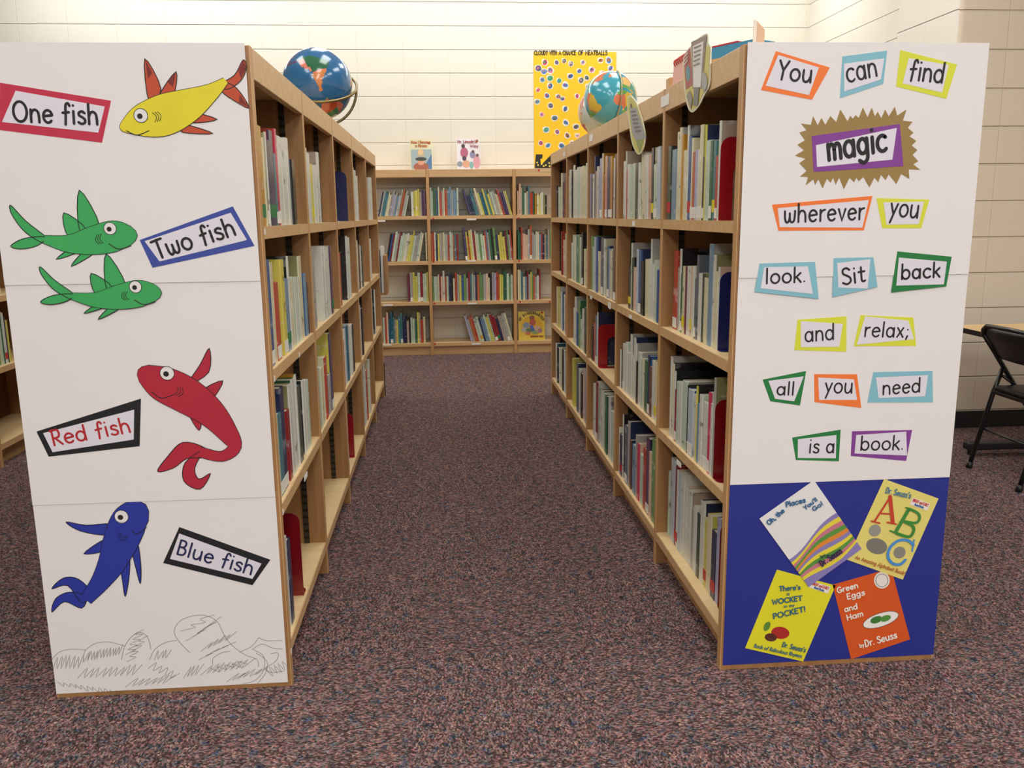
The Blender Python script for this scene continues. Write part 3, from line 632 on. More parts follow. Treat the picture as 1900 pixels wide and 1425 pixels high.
tag(fl.build('book_cover', prt), fl.label)

# ------------------------------------------------------------------ books
HUE = {'w': ('d6d7cc', 'white'), 'c': ('d9d2ae', 'cream'), 'i': ('dcb9a2', 'pale pink'), 'y': ('cfc75c', 'yellow-green'), 'Y': ('d8cc5c', 'yellow'), 'm': ('bfd0bb', 'mint'),
       'r': ('b8422f', 'red'), 'R': ('8c1f26', 'dark red'), 'o': ('b8623a', 'orange'), 'e': ('d2a08a', 'peach'), 'u': ('c08a28', 'mustard'), 't': ('467c86', 'teal'), 'T': ('1f5f78', 'dark teal'),
       'b': ('7392aa', 'light blue'), 'B': ('2c5a94', 'blue'), 'n': ('222b50', 'navy'), 'l': ('a9a8c6', 'lavender'), 'p': ('463a60', 'purple'), 'P': ('5c3a58', 'plum'), 'G': ('2c6446', 'green'), 'g': ('6f9a5a', 'leaf green'),
       'k': ('1d1b1e', 'black'), 's': ('5d6570', 'slate'), 'a': ('a8a69f', 'grey'), 'h': ('6d4a34', 'brown'), 'M': ('6d2440', 'maroon'), 'd': ('8c8a5e', 'olive'), 'v': ('b39f8c', 'taupe'), 'L': ('b9c6d2', 'pale blue'), 'x': ('3a4a3c', 'dark green'), 'f': ('c9365a', 'pink')}
TABS = {'w': 'ece9df', 'r': 'c4262c', 'y': 'e2d21e', 'g': '1f7a45', 'u': 'c99a2c'}
PAGE = plain('d8cfb8', .85, grain=.06, name='page_edges')
books = []      # every book of the room, described first; the largest in view become objects of their own
def spec(where, x, y, z, yaw, t, h, d, lean, spine, cov, tab, order, area):
    books.append(dict(where=where, x=x, y=y, z=z, yaw=yaw, t=t, h=h, d=d, lean=lean, spine=spine, cov=cov, tab=tab, order=order, area=area))
TIER = ['top shelf', 'second shelf', 'third shelf', 'bottom shelf']
BAYN = ['first bay', 'second bay', 'third bay', 'fourth bay', 'fifth bay']
def aisle(side, bay, tier, ox, oy, sc, rows, lean=0, setback=.022):
    """rows: 'x0-x1 ytop colour[/cover][+tab]' read off an enlarged crop, in order along the shelf."""
    s = 1 if side == 'R' else -1; xa = XR if s > 0 else XL; y0 = YR if s > 0 else YL
    x = xa + s*setback; z = ZS[tier]; zc = (HT-.08 if tier == 0 else ZS[tier-1]-SHT) - z - .012
    lo, hi = y0 + bay*BAY + .035, y0 + (bay+1)*BAY - .035
    setback = (.008, (.030 if bay == 0 else .013), (.012 if bay == 0 else .014), (.036 if bay == 0 else .014))[tier] if s > 0 else (.012 if bay == 0 else .008)
    x = xa + s*setback
    L = []
    for r in rows.split(';'):
        a, yt, c = r.split(); u0, u1 = [float(q) for q in a.split('-')]
        tab = None; cov = None; ln = lean
        if '@' in c: c, q = c.split('@'); ln = float(q)
        if '+' in c: c, tab = c.split('+')
        if '/' in c: c, cov = c.split('/')
        ya, yb = y_of_u(ox+u0/sc, x, z+.005), y_of_u(ox+u1/sc, x, z+.005)
        ya, yb = min(ya, yb), max(ya, yb)
        L.append([ya, yb, float(yt), c, cov or c, tab, ln])
    L.sort(key=lambda q: q[0])
    prev = lo; n = 0
    for k, (ya, yb, yt, c, cov, tab, ln) in enumerate(L):
        ya = max(ya, prev+.0006)
        nxt = L[k+1][0] if k+1 < len(L) else hi
        yb = min(max(yb, ya+.004), hi)
        t = yb-ya-.0004
        if t < .003: continue
        t = min(t, .052); prev = ya+t
        h = z_of_v(oy+yt/sc, x, ya+t/2) - z
        h = max(.13, min(h, zc)); n += 1
        d = max(.16, min(.255, h*.82 + random.uniform(-.02, .02)))
        x += 0
        sb = random.uniform(-.0012, .0012)
        p0, p1 = to_px((x, ya, z)), to_px((x, ya+t, z)); q = to_px((x, ya, z+h))
        spec((side, bay, tier), x+s*sb, ya, z+.0004, s, t, h, d, ln, c, cov, tab, n, abs(p0[0]-p1[0])*abs(q[1]-p0[1]))
aisle('R', 0, 0, 1230, 220, 6.787, '20-86 350 x/k+r;88-150 390 b/s;160-190 170 c/c;190-215 115 c/a;215-238 205 u/u;240-280 400 c/w;283-300 90 w/s;300-333 225 B/n+r;335-356 245 c/c+w;357-386 420 o/o+w;387-412 400 l/l+w;413-440 390 w/l+w;441-476 80 c/y+w;477-504 480 k/e+w;505-515 80 y/n;516-570 275 m/m;571-606 280 G/t+w;607-640 280 t/g+y;641-672 470 r/o+w;673-690 30 w/v')
aisle('R', 0, 1, 1220, 440, 5.94, '165-205 150 r/r+w;206-229 335 a/a;230-242 130 w/k;243-263 400 G/G+w;264-290 320 c/d+y;291-309 330 M/k;310-344 320 w/c;345-365 335 i/v+y;366-390 320 w/i;391-410 460 s/a+w;411-432 200 s/s;433-468 400 w/c;469-490 405 x/d;491-538 450 c/d;540-580 75 b/a;581-604 195 w/d;605-639 380 c/y;640-652 330 w/i', setback=.03)
aisle('R', 0, 2, 1210, 640, 5.48, '62-96 90 L/s;170-184 120 w/a;185-200 190 c/k;201-217 265 w/k;218-236 455 R/R+w;237-262 375 m/m;263-290 375 w/a;291-343 370 m/a;344-352 410 k/k+u;353-400 455 L/B+w;404-430 505 w/Y;431-441 420 Y/k;442-462 600 b/l;463-492 510 w/m;500-548 590 w/i+w;550-574 485 f/w+w;575-598 600 w/m;599-612 335 a/d', setback=.035)
aisle('R', 0, 3, 1210, 850, 5.278, '122-156 130 m/m;158-208 10 L/m;210-226 80 M/R+r;227-242 120 w/i+r;243-270 150 L/w;271-299 170 w/w;300-321 290 w/i;322-364 320 w/v;365-390 500 a/w;391-424 480 w/w;425-450 545 x/a;451-490 430 w/n;491-522 590 y/k+r;523-560 560 c/y;561-604 720 n/n+r;605-632 590 l/a', setback=.035)
aisle('R', 1, 0, 1140, 260, 8.91, '145-174 350 w/w;175-184 185 w/v;185-209 500 r/r;210-244 400 w/w;245-274 450 m/w;275-333 385 m/w;335-380 390 x/r;381-419 370 w/m;436-459 200 c/c@2;460-499 220 c/w@2;500-549 250 w/c@2;550-600 250 e/c@2;601-640 130 k/c+y@2;641-688 400 m/t+w@2;690-738 110 L/a@2')
aisle('R', 1, 1, 1140, 440, 8.38, '205-250 440 k/n+y;251-262 90 w/a;263-290 320 x/k;291-330 470 i/r;331-359 190 L/p;360-402 200 B/n+w;403-448 380 k/x;450-518 350 c/y@2;520-545 340 w/i@2;546-556 30 w/a;557-598 420 w/m;600-640 360 m/w;641-666 510 B/b', setback=.03)
aisle('R', 1, 2, 1135, 610, 7.92, '80-130 305 w/k+w;145-193 225 w/w+w;195-219 200 w/m;220-256 350 w/i;262-285 85 w/a;286-309 405 w/w;310-330 135 w/n;331-350 220 w/a;351-376 480 k/k;380-420 345 w/a;421-449 440 m/m;450-474 440 c/m;476-514 470 G/t;515-544 400 n/B+w;545-574 560 h/w;575-609 470 w/c;610-640 480 c/k+y', setback=.03)
aisle('R', 1, 3, 1135, 760, 7.12, '80-99 235 w/c;100-130 330 n/k+r;131-138 65 w/k;139-198 215 s/a+w;200-222 155 a/n;225-244 400 h/n;245-299 470 b/b;300-324 340 a/a;325-349 450 f/i;350-402 600 m/w;405-440 520 r/h;441-479 380 P/n+w;480-504 560 i/w;505-560 400 g/g', setback=.03)
aisle('R', 2, 0, 1020, 270, 9.5, '680-709 250 m/G;710-722 500 l/l;723-756 520 n/k;757-784 510 w/w;785-798 190 n/n;799-824 450 v/v+w;825-849 370 w/i;850-874 440 l/l+w;875-915 230 l/t+w;916-932 140 c/u;933-949 510 u/c;950-964 630 r/R+w;965-1000 190 e/P+w;1001-1029 380 P/s;1030-1060 190 n/h+w;1061-1094 190 u/u+w;1095-1114 460 M/R+w;1115-1134 220 w/B;1135-1165 150 h/g')
aisle('R', 2, 1, 1020, 420, 9.5, '710-749 170 g/g;750-774 360 m/w;775-799 190 L/a;800-839 190 B/p;840-879 440 c/h;880-938 200 s/n+w;940-964 220 w/c;965-1034 350 T/n+w;1035-1059 400 l/w;1060-1084 430 c/a+w;1085-1148 250 h/h+w', setback=.03)
aisle('R', 2, 2, 1020, 520, 8.385, '640-669 700 k/M+w;670-704 670 r/R+w;705-734 550 b/T+w;735-742 500 w/n', setback=.03)
aisle('R', 2, 3, 1020, 630, 5.7, '440-474 470 w/w;475-504 450 R/w+w;505-519 500 a/w;520-559 540 w/k;560-579 570 m/w;580-599 600 G/x;600-639 600 w/a;640-668 760 m/w', setback=.03)
aisle('R', 3, 0, 1020, 270, 9.5, '325-344 540 i/i;345-364 430 m/w;365-379 460 w/r;380-399 440 k/w+w;400-439 350 w/k;440-469 430 w/i;470-499 390 w/r;500-519 380 m/w;520-549 380 w/v;550-569 370 c/h;570-599 360 c/y;600-634 370 c/c;635-655 310 w/m')
aisle('R', 3, 1, 1020, 420, 9.5, '380-394 290 w/w;395-429 150 m/w;430-459 170 c/c;460-489 180 t/b;490-519 170 g/x;520-549 190 m/w;550-580 110 k/k+w;585-625 400 c/c+w', setback=.03)
aisle('R', 3, 2, 1020, 520, 8.385, '365-379 430 w/c;380-409 260 w/a+r;410-434 500 B/n;435-469 310 g/G;470-499 610 m/w;500-524 450 w/w;525-558 430 x/w', setback=.03)
aisle('R', 3, 3, 1020, 630, 5.7, '222-250 200 y/y+w;260-295 250 s/n;300-319 310 w/m;320-339 360 k/h;340-364 310 i/w;365-382 310 l/P', setback=.03)
aisle('R', 4, 0, 1020, 270, 9.5, '110-129 710 k/h;130-169 735 m/w+w;170-214 490 c/a;215-249 640 P/o+w;250-292 490 h/c+w')
aisle('R', 4, 1, 1020, 420, 9.5, '200-214 90 R/r;215-262 240 i/k;270-290 130 m/w', setback=.03)
aisle('R', 4, 2, 1020, 520, 8.385, '95-124 100 c/u;125-149 110 y/w;150-189 180 w/B;190-234 220 w/a;235-262 150 r/R+w', setback=.03)
aisle('R', 4, 3, 1020, 630, 5.7, '40-75 40 w/T;76-84 80 k/k;85-109 90 w/c;110-129 100 c/k;130-139 100 k/n;140-159 110 w/n;160-180 150 w/w', setback=.03)
aisle('L', 0, 0, 465, 220, 6.787, '150-164 70 w/w;166-210 90 u/u+g;212-229 240 c/w;230-250 180 d/G+w;251-264 170 w/k;265-300 270 n/r+g;301-345 150 p/r+g;346-369 440 t/t+w;370-394 130 f/r+w;395-439 220 w/w;440-468 245 w/k;469-496 245 w/w;497-525 245 w/w;556-650 520 k/s')
aisle('L', 0, 1, 485, 440, 5.94, '75-112 380 w/w;113-160 250 B/n+w;161-190 280 c/w;191-262 500 r/r+w;263-305 250 Y/Y+w;306-340 460 b/b+g;341-352 210 w/k;353-380 480 c/h;381-400 440 m/w;401-420 440 w/w;421-440 440 m/m;441-456 440 w/w;457-504 210 c/d;505-524 400 b/B;525-549 500 n/b+w;550-560 500 l/w', setback=.03)
aisle('L', 0, 2, 500, 680, 5.94, '85-105 350 a/s;108-142 560 c/c+w;145-181 520 t/B+w;182-240 230 n/n+w;241-268 480 R/r;269-305 200 w/d;306-334 140 w/G;335-348 90 w/u;349-409 220 x/b;410-430 150 w/k;431-452 150 w/w;453-470 150 m/w', setback=.03)
aisle('L', 0, 3, 490, 850, 3.167, '128-148 430 w/w;149-166 470 w/c;167-182 480 n/n', setback=.04)
aisle('L', 1, 0, 555, 260, 8.38, '150-174 120 w/x;175-212 200 w/n;213-264 370 Y/c+y;265-299 390 w/w;300-328 390 w/w;329-375 190 w/v')
aisle('L', 1, 1, 470, 400, 4.073, '470-542 250 a/w;545-559 230 w/w;560-575 230 w/w;576-600 240 w/v;601-618 230 P/w+g', setback=.03)
aisle('L', 1, 2, 470, 400, 4.073, '508-530 1150 m/w;531-560 1150 c/w;561-582 1070 r/c;583-599 1200 a/k;600-630 890 p/Y+w', setback=.03)
aisle('L', 2, 0, 555, 260, 8.38, '575-650 450 u/y+g')
aisle('L', 2, 1, 470, 400, 4.073, '664-680 280 r/w;722-734 155 w/k;735-748 165 w/w', setback=.03)
aisle('L', 2, 2, 470, 400, 4.073, '690-702 940 r/w;703-724 860 w/w;725-749 830 T/b+w;750-764 830 w/w;765-780 820 k/w', setback=.03)
aisle('L', 2, 3, 470, 650, 4.073, '715-740 395 w/k', setback=.03)
aisle('L', 3, 0, 555, 260, 8.38, '865-894 420 w/G;895-921 470 w/w;922-965 560 w/w')
aisle('L', 3, 1, 470, 400, 4.073, '795-809 190 w/k;810-829 220 h/o;830-850 230 x/w', setback=.03)
aisle('L', 3, 2, 470, 400, 4.073, '820-834 680 w/G;835-855 700 k/P', setback=.03)
aisle('L', 3, 3, 470, 650, 4.073, '838-854 130 w/w;855-869 110 w/a;870-889 150 r/w;890-912 70 w/c', setback=.03)
aisle('L', 4, 0, 555, 260, 8.38, '1070-1112 590 M/R+w;1115-1138 580 w/w;1139-1165 580 w/w')
aisle('L', 4, 1, 470, 400, 4.073, '880-892 170 w/k;893-905 175 w/w', setback=.03)
aisle('L', 4, 2, 470, 400, 4.073, '905-925 555 w/w;926-945 560 w/k', setback=.03)

def far_row(tier, ys, cols):
    x = XF-.03; z = ZS[tier]; y = ys; 
    for k, c in enumerate(cols.split()):
        tab = None
        if '+' in c: c, tab = c.split('+')
        t = random.uniform(.010, .022); h = random.uniform(.21, .28)
        spec(('F', 2 if ys < 4.46 else 3, tier), x, y, z+.0004, -1, t, h, .2, 0, c, c, tab, k+1, 400 if 4.4 < y < 4.85 else 20); y += t+.0008
far_row(1, 4.48, 'w+r i k w l r s i+r w w+r g w l w k c')
far_row(2, 4.48, 'y c R+w g Y k+y h w g c m G w+r w+r n y')

def wall_row(bay, tier, ox, oy, sc, x0, x1, yt0, yt1, lean, cols, start=1):
    cols = [random.choice('waamcv') if c == 'w' else c for c in cols.split()]; n = len(cols); z = ZW[tier]; y = YW+.024
    xa, xb = x_of_u(ox+x0/sc, y, z), x_of_u(ox+x1/sc, y, z)
    xa = max(xa, XW[bay]+.016)
    wts = [random.uniform(.7, 1.35) for _ in cols]; tot = sum(wts); x = xa
    zc = (HW-.075 if tier == 0 else ZW[tier-1]-SHT) - z - .012
    for k, c in enumerate(cols):
        t = (xb-xa)*wts[k]/tot; t2 = t*math.cos(math.radians(lean))
        v = oy+(yt0+(yt1-yt0)*random.random())/sc
        h = (z_of_v(v, x, y)-z)/math.cos(math.radians(lean)); h = max(.15, min(h, zc-.01)*random.uniform(.93, 1))
        px = abs(to_px((x, y, z))[0]-to_px((x+t, y, z))[0])*h/.25*52
        if bay == 0 and x < -.60: px = 1
        spec(('W', bay, tier), x, y+random.uniform(-.004, .008), z+.0004, 0, max(.004, t2-.0006), h, min(.2, h*.8), lean, c, c, random.choice('wwwww') if random.random() < .8 else random.choice('rgwu'), k+start, px)
        x += t
    return xa
C1 = (690, 300, 5.4286); C2 = (690, 420, 5.4286)
wall_row(0, 0, *C1, 62, 335, 270, 350, 13, 'n w t t w w w w l w b w w o o w w'); wall_row(0, 0, *C1, 400, 548, 265, 305, 0, 'w Y Y y w p P', 18)
wall_row(1, 0, *C1, 585, 876, 235, 300, 0, 'm m G s T w r w c r o b b w b b w'); wall_row(1, 0, *C1, 985, 1418, 240, 340, -16, 'p n n t t w c y T T y t y w w w w c r p p w y', 18)
wall_row(2, 0, *C1, 1465, 1638, 215, 320, 0, 'i i w G m w t r r G'); wall_row(2, 0, *C1, 1642, 1782, 290, 350, 0, 'u c Y c w d k w', 11)
wall_row(0, 1, *C1, 142, 480, 690, 740, 11, 'k B R w w R m m m w w c y y m w w m c'); wall_row(0, 1, *C1, 545, 562, 700, 710, 0, 'w', 20)
wall_row(1, 1, *C1, 590, 876, 670, 740, 0, 'o r w n y w w c m w r m m o t R'); wall_row(1, 1, *C1, 945, 1428, 660, 740, -5, 'p y r y w R c m g m w r b w G k g n y y y M g w r', 17)
wall_row(2, 1, *C1, 1470, 1808, 640, 740, 0, 'G G r i i i w o w w m w b r n w t w g')
wall_row(0, 2, *C1, 365, 576, 1095, 1140, 0, 'M w y y m R w w y')
wall_row(1, 2, *C1, 605, 1440, 1080, 1170, 0, 'g m w c R i w o m n k c r w y B g w R t m w n o g g w i w k w l r o y y G G w g m r')
wall_row(2, 2, *C1, 1470, 1700, 1070, 1150, 0, 'c w t w b R w y g o w w R')
wall_row(0, 3, *C2, 118, 545, 850, 950, 0, 'w r i T T t w y t t n n w k w m G Y w r c')
wall_row(1, 3, *C2, 1000, 1424, 870, 930, -15, 'l w o r w m n b b w y w R R n w w w w')

def book_geo(mb_cover, mb_page, q, M):
    """Spine at the local origin facing -X, thickness along +Y, height +Z; M carries it to its place."""
    t, h, d = q['t'], q['h'], q['d']; s = q['yaw']; bt = min(.0022, t*.22)
    sm, cm = book_mat(HUE[q['spine']][0]), book_mat(HUE[q['cov']][0])
    r = min(.0025, t*.3)
    prof = [(r, 0), (0, r), (0, t-r), (r, t), (r+.002, t), (bt+.0015, t-bt), (bt+.0015, bt), (r+.002, 0)]   # rounded spine
    def add(mb, pts, z0, z1, mt):
        a = [M @ Vector((x, y, z0)) for x, y in pts]; b_ = [M @ Vector((x, y, z1)) for x, y in pts]; n = len(pts)
        mb.mesh(a+b_, [tuple(range(n)), tuple(range(n, 2*n))[::-1]] + [(i, n+i, n+(i+1) % n, (i+1) % n) for i in range(n)], mt)
    add(mb_cover, prof, 0, h, sm)
    add(mb_cover, [(r+.002, 0), (r+.002, bt), (d, bt), (d, 0)], 0, h, cm)
    add(mb_cover, [(r+.002, t-bt), (r+.002, t), (d, t), (d, t-bt)], 0, h, cm)
    add(mb_page, [(bt+.002, bt+.0001), (bt+.002, t-bt-.0001), (d-.003, t-bt-.0001), (d-.003, bt+.0001)], .003, h-.003, PAGE)
def book_matrix(q):
    L = Matrix.Translation((q['x'], q['y'], q['z']))
    a = math.radians(q['lean'])
    if q['yaw'] == 1: return L @ Matrix.Translation((0, q['t'], 0)) @ Matrix.Rotation(-a, 4, 'X') @ Matrix.Translation((0, -q['t'], 0))
    if q['yaw'] == -1: return L @ Matrix.Scale(-1, 4, (1, 0, 0))
    R = Matrix(((0, 1, 0, 0), (1, 0, 0, 0), (0, 0, 1, 0), (0, 0, 0, 1)))      # spine faces -Y, thickness along +X
    if a > 0:   # rests on its right foot edge: pivot there
        return L @ Matrix.Translation((q['t']/math.cos(a), 0, 0)) @ Matrix.Rotation(a, 4, 'Y') @ Matrix.Translation((-q['t'], 0, 0)) @ R
    return L @ Matrix.Rotation(a, 4, 'Y') @ R
ORD = 'first second third fourth fifth sixth seventh eighth ninth tenth eleventh twelfth thirteenth fourteenth fifteenth sixteenth seventeenth eighteenth nineteenth twentieth'.split()
ORD += ['twenty-'+o for o in ORD[:9]] + ['thirtieth'] + ['thirty-'+o for o in ORD[:9]] + ['fortieth'] + ['forty-'+o for o in ORD[:9]]
def book_label(q):
    side, bay, tier = q['where']; c = HUE[q['spine']][1]
    fat = 'thick ' if q['t'] > .03 else ''
    o = ORD[q['order']-1]
    if side == 'R': return f"{fat}{c} book, {o} from the poster end, {TIER[tier]}, {BAYN[bay]} of word-poster bookcase"
    if side == 'L': return f"{fat}{c} book, {o} from the poster end, {TIER[tier]}, {BAYN[bay]} of fish-poster bookcase"
    if side == 'F': return f"{c} book, {o} in its row, {TIER[tier]} of bookcase behind fish poster"
    return f"{c} book, {o} from left, {TIER[tier]}, {['left','middle','right'][bay]} bay of wall bookcase"
GRP = {'R': 'books in the word-poster bookcase', 'L': 'books in the fish-poster bookcase', 'F': 'books in the bookcase behind the fish poster', 'W': 'books in the wall bookcase'}
books.sort(key=lambda q: -q['area'])
INDIV = 315
rest_c = MB()
for k, q in enumerate(books):
    M = book_matrix(q)
    if k >= INDIV:
        book_geo(rest_c, rest_c, q, M)
        continue
    c, p = MB(), MB(); own = k < 200
    book_geo(c, p if own else c, q, M)
    o = c.build('book', origin=(q['x'], q['y'], q['z']))
    tag(o, book_label(q), 'book', GRP[q['where'][0]])
    if own: p.build('page_block', o, origin=(q['x'], q['y'], q['z']))
    if q['tab'] and k < 260:
        st = MB(); mt = plain(TABS[q['tab']], .45, grain=.02); lo = .006 if q['tab'] == 'w' else .022; hi = lo+min(.034, q['h']*.16)
        t = q['t']; a = [M @ Vector(v) for v in ((-.0006, .0004, lo), (-.0006, t-.0004, lo), (-.0006, t-.0004, hi), (-.0006, .0004, hi))]
        b_ = [M @ Vector(v) for v in ((.0004, .0004, lo), (.0004, t-.0004, lo), (.0004, t-.0004, hi), (.0004, .0004, hi))]
        st.mesh(a+b_, [(0, 1, 2, 3), (7, 6, 5, 4), (0, 4, 5, 1), (1, 5, 6, 2), (2, 6, 7, 3), (3, 7, 4, 0)], mt)
        so = st.build('spine_label', o, origin=(q['x'], q['y'], q['z']))
        if q['tab'] != 'w': so['label'] = {'r': 'red', 'y': 'yellow', 'g': 'green', 'u': 'mustard'}[q['tab']] + ' spine sticker'
    if k < 120 and q['where'][0] == 'R' and q['where'][1:] in ((0, 1), (0, 2)):       # letters showing on two tall covers
        word = 'Wi' if (q['spine'], q['where'][2]) == ('b', 1) and q['h'] > .25 else 'S' if (q['spine'], q['where'][2]) == ('L', 2) and q['order'] > 15 else None
        if word:
            fl = Flat((q['x'], q['y']-.0002, q['z']), (1, 0, 0), (0, 0, 1), (0, -1, 0), .0002)
            if word == 'S': fl.text('S', (.022, q['h']-.058), (.052, q['h']-.058), .045, .005, plain('cfcac0', .5), 1)
            else: fl.text('Wi', (.055, q['h']-.050), (.105, q['h']-.050), .034, .005, INK, 1)
            fl.build('cover_lettering', o, origin=(q['x'], q['y'], q['z']))
if rest_c.f: tag(rest_c.build('small_books'), 'the remaining small books standing in the far bays and wall bookcase', 'books', kind='stuff')

# ------------------------------------------------------------------ bookends
def bookend(ox, oy, sc, xf, ytop, side, tier, colour, label, width=.135, arch=True, setback=.012, depth=.10):
    s = 1 if side == 'R' else -1; xa = (XR if s > 0 else XL) + s*((.006, .028, .012, .034)[tier] if side == 'R' and ox > 1100 else .010); z = ZS[tier]+.0004
    y = y_of_u(ox+xf/sc, xa, z) - .004; h = z_of_v(oy+ytop/sc, xa, y) - z; h = min(h, .27)
    t = thing('bookend', (xa+s*width/2, y, z), label, 'bookend', 'steel bookends on the aisle shelves')
    mt = plain(colour, .28, coat=.5, grain=.02, name='enamel'); th = .0016; r = .028
    def arc(cx, cz, rr, a0, a1, n=6): return [(cx+rr*math.cos(math.radians(a0+(a1-a0)*i/n)), cz+rr*math.sin(math.radians(a0+(a1-a0)*i/n))) for i in range(n+1)]
    W_ = width
    b = MB()
    out = [(0, .0016)] + arc(r, h-r, r, 180, 90) + arc(W_-r, h-r, r, 90, 0) + [(W_, .0016)]
    if arch:
        iw = W_*.27; hh = h*.70; inner = [(W_-iw, .0016)] + arc(W_-iw-.03, hh-.03, .03, 0, 90) + arc(iw+.03, hh-.03, .03, 90, 180) + [(iw, .0016)]
        out = out + inner
    b.prism([(xa+s*x, y, z+zz) for x, zz in (out if s > 0 else out[::-1])], (0, th, 0), mt)
    b.build('upright_plate', t, origin=(xa, y, z))
    f = MB(); dy = -depth; rf = min(.025, abs(depth)*.45); sg = 1 if depth > 0 else -1
    f.prism([(xa+s*x, y+yy, z) for x, yy in [(0, 0), (W_, 0)] + [(W_-rf+rf*math.cos(a), dy+sg*(rf-rf*math.sin(a))) for a in [i*math.pi/8 for i in range(5)]] + [(rf-rf*math.sin(a), dy+sg*(rf-rf*math.cos(a))) for a in [i*math.pi/8 for i in range(5)]]], (0, 0, .0015), mt)
    f.build('foot_plate', t, origin=(xa, y, z))
    return t
RED_, NAVY_, DRED = '98101c', '17225e', '7c0f18'
bookend(1230, 220, 6.787, 692, 230, 'R', 0, RED_, 'red steel bookend on the top shelf of the word-poster bookcase, nearest the poster', depth=.03)
bookend(1220, 440, 5.94, 656, 385, 'R', 1, NAVY_, 'navy steel bookend on the second shelf beside the word poster', arch=False, depth=.03)
bookend(1210, 640, 5.48, 613, 560, 'R', 2, DRED, 'dark red steel bookend on the third shelf beside the word poster', arch=False, depth=.045)
bookend(1210, 850, 5.278, 636, 640, 'R', 3, DRED, 'dark red steel bookend on the bottom shelf beside the blue sheet', arch=False, depth=.03)
bookend(1020, 520, 8.385, 748, 690, 'R', 2, RED_, 'red arched bookend holding a blue cloud-covered book in the third bay', width=.17, depth=.05)
bookend(555, 260, 8.38, 768, 490, 'L', 0, NAVY_, 'navy bookend beside the mustard book on the top shelf of the fish-poster bookcase', arch=False, width=.09, depth=.01)
bookend(470, 400, 4.073, 720, 265, 'L', 1, NAVY_, 'navy bookend on the second shelf of the fish-poster bookcase', arch=False, width=.10, depth=.006)
bookend(470, 650, 4.073, 768, 475, 'L', 3, RED_, 'red bookend on the bottom shelf of the fish-poster bookcase, third bay', arch=False, width=.10, depth=.02)
bookend(490, 850, 3.167, 236, 322, 'L', 3, DRED, 'dark red bookend on the near bottom shelf of the fish-poster bookcase', arch=False, width=.135, depth=-.06)

# ------------------------------------------------------------------ globes on top of the rows
LANDS = [  # coarse coastlines as (lon, lat)
 [(-80,9),(-72,12),(-60,9),(-50,0),(-35,-6),(-39,-15),(-48,-27),(-58,-36),(-65,-45),(-68,-54),(-74,-50),(-72,-35),(-70,-18),(-80,-5)],
 [(-165,65),(-150,70),(-120,70),(-95,72),(-80,65),(-78,55),(-60,55),(-65,45),(-75,38),(-81,27),(-90,30),(-97,25),(-95,18),(-85,15),(-80,9),(-95,15),(-106,22),(-115,30),(-124,42),(-132,55),(-155,58)],
 [(-17,15),(-10,30),(0,36),(11,37),(20,32),(32,31),(43,12),(51,11),(40,-5),(40,-16),(32,-28),(19,-35),(13,-20),(9,0),(5,5),(-8,5)],
 [(-9,38),(-2,44),(-5,48),(5,52),(10,57),(5,60),(20,70),(40,67),(70,72),(105,77),(140,73),(178,68),(160,58),(140,52),(130,43),(122,38),(120,30),(108,20),(105,10),(100,14),(90,22),(80,12),(72,20),(60,25),(55,18),(45,13),(36,30),(27,37),(20,38),(14,42)],
 [(114,-22),(130,-12),(142,-11),(153,-27),(148,-38),(138,-33),(116,-34)],
 [(-180,-78),(-120,-73),(-60,-64),(-58,-70),(0,-70),(60,-66),(120,-66),(180,-72),(180,-90),(-180,-90)],
 [(-55,60),(-45,60),(-22,70),(-20,81),(-60,82),(-70,77)]]
def on_land(lon, lat):
    for k, p in enumerate(LANDS, 1):
        ins = False
        for i in range(len(p)):
            (x1, y1), (x2, y2) = p[i-1], p[i]
            if (y1 > lat) != (y2 > lat) and lon < (x2-x1)*(lat-y1)/(y2-y1)+x1: ins = not ins
        if ins: return k
    return 0
def land_mat(pal):
    """Countries in flat map colours."""
    mt, nt, b = base_mat('map_countries')
    tc = N(nt, 'ShaderNodeTexCoord'); vo = N(nt, 'ShaderNodeTexVoronoi'); vo.inputs['Scale'].default_value = 13
    nt.links.new(tc.outputs['Object'], vo.inputs['Vector'])
    sp = N(nt, 'ShaderNodeSeparateColor'); nt.links.new(vo.outputs['Color'], sp.inputs[0])
    rp = N(nt, 'ShaderNodeValToRGB'); rp.color_ramp.interpolation = 'CONSTANT'; e = rp.color_ramp.elements
    e[0].color = lin(pal[0]); e[1].position = 1/len(pal); e[1].color = lin(pal[1])
    for i in range(2, len(pal)): q = e.new(i/len(pal)); q.color = lin(pal[i])
    nt.links.new(sp.outputs[0], rp.inputs['Fac']); nt.links.new(rp.outputs['Color'], b.inputs['Base Color'])
    b.inputs['Roughness'].default_value = .18; b.inputs['Coat Weight'].default_value = .6; b.inputs['Coat Roughness'].default_value = .06
    return mt
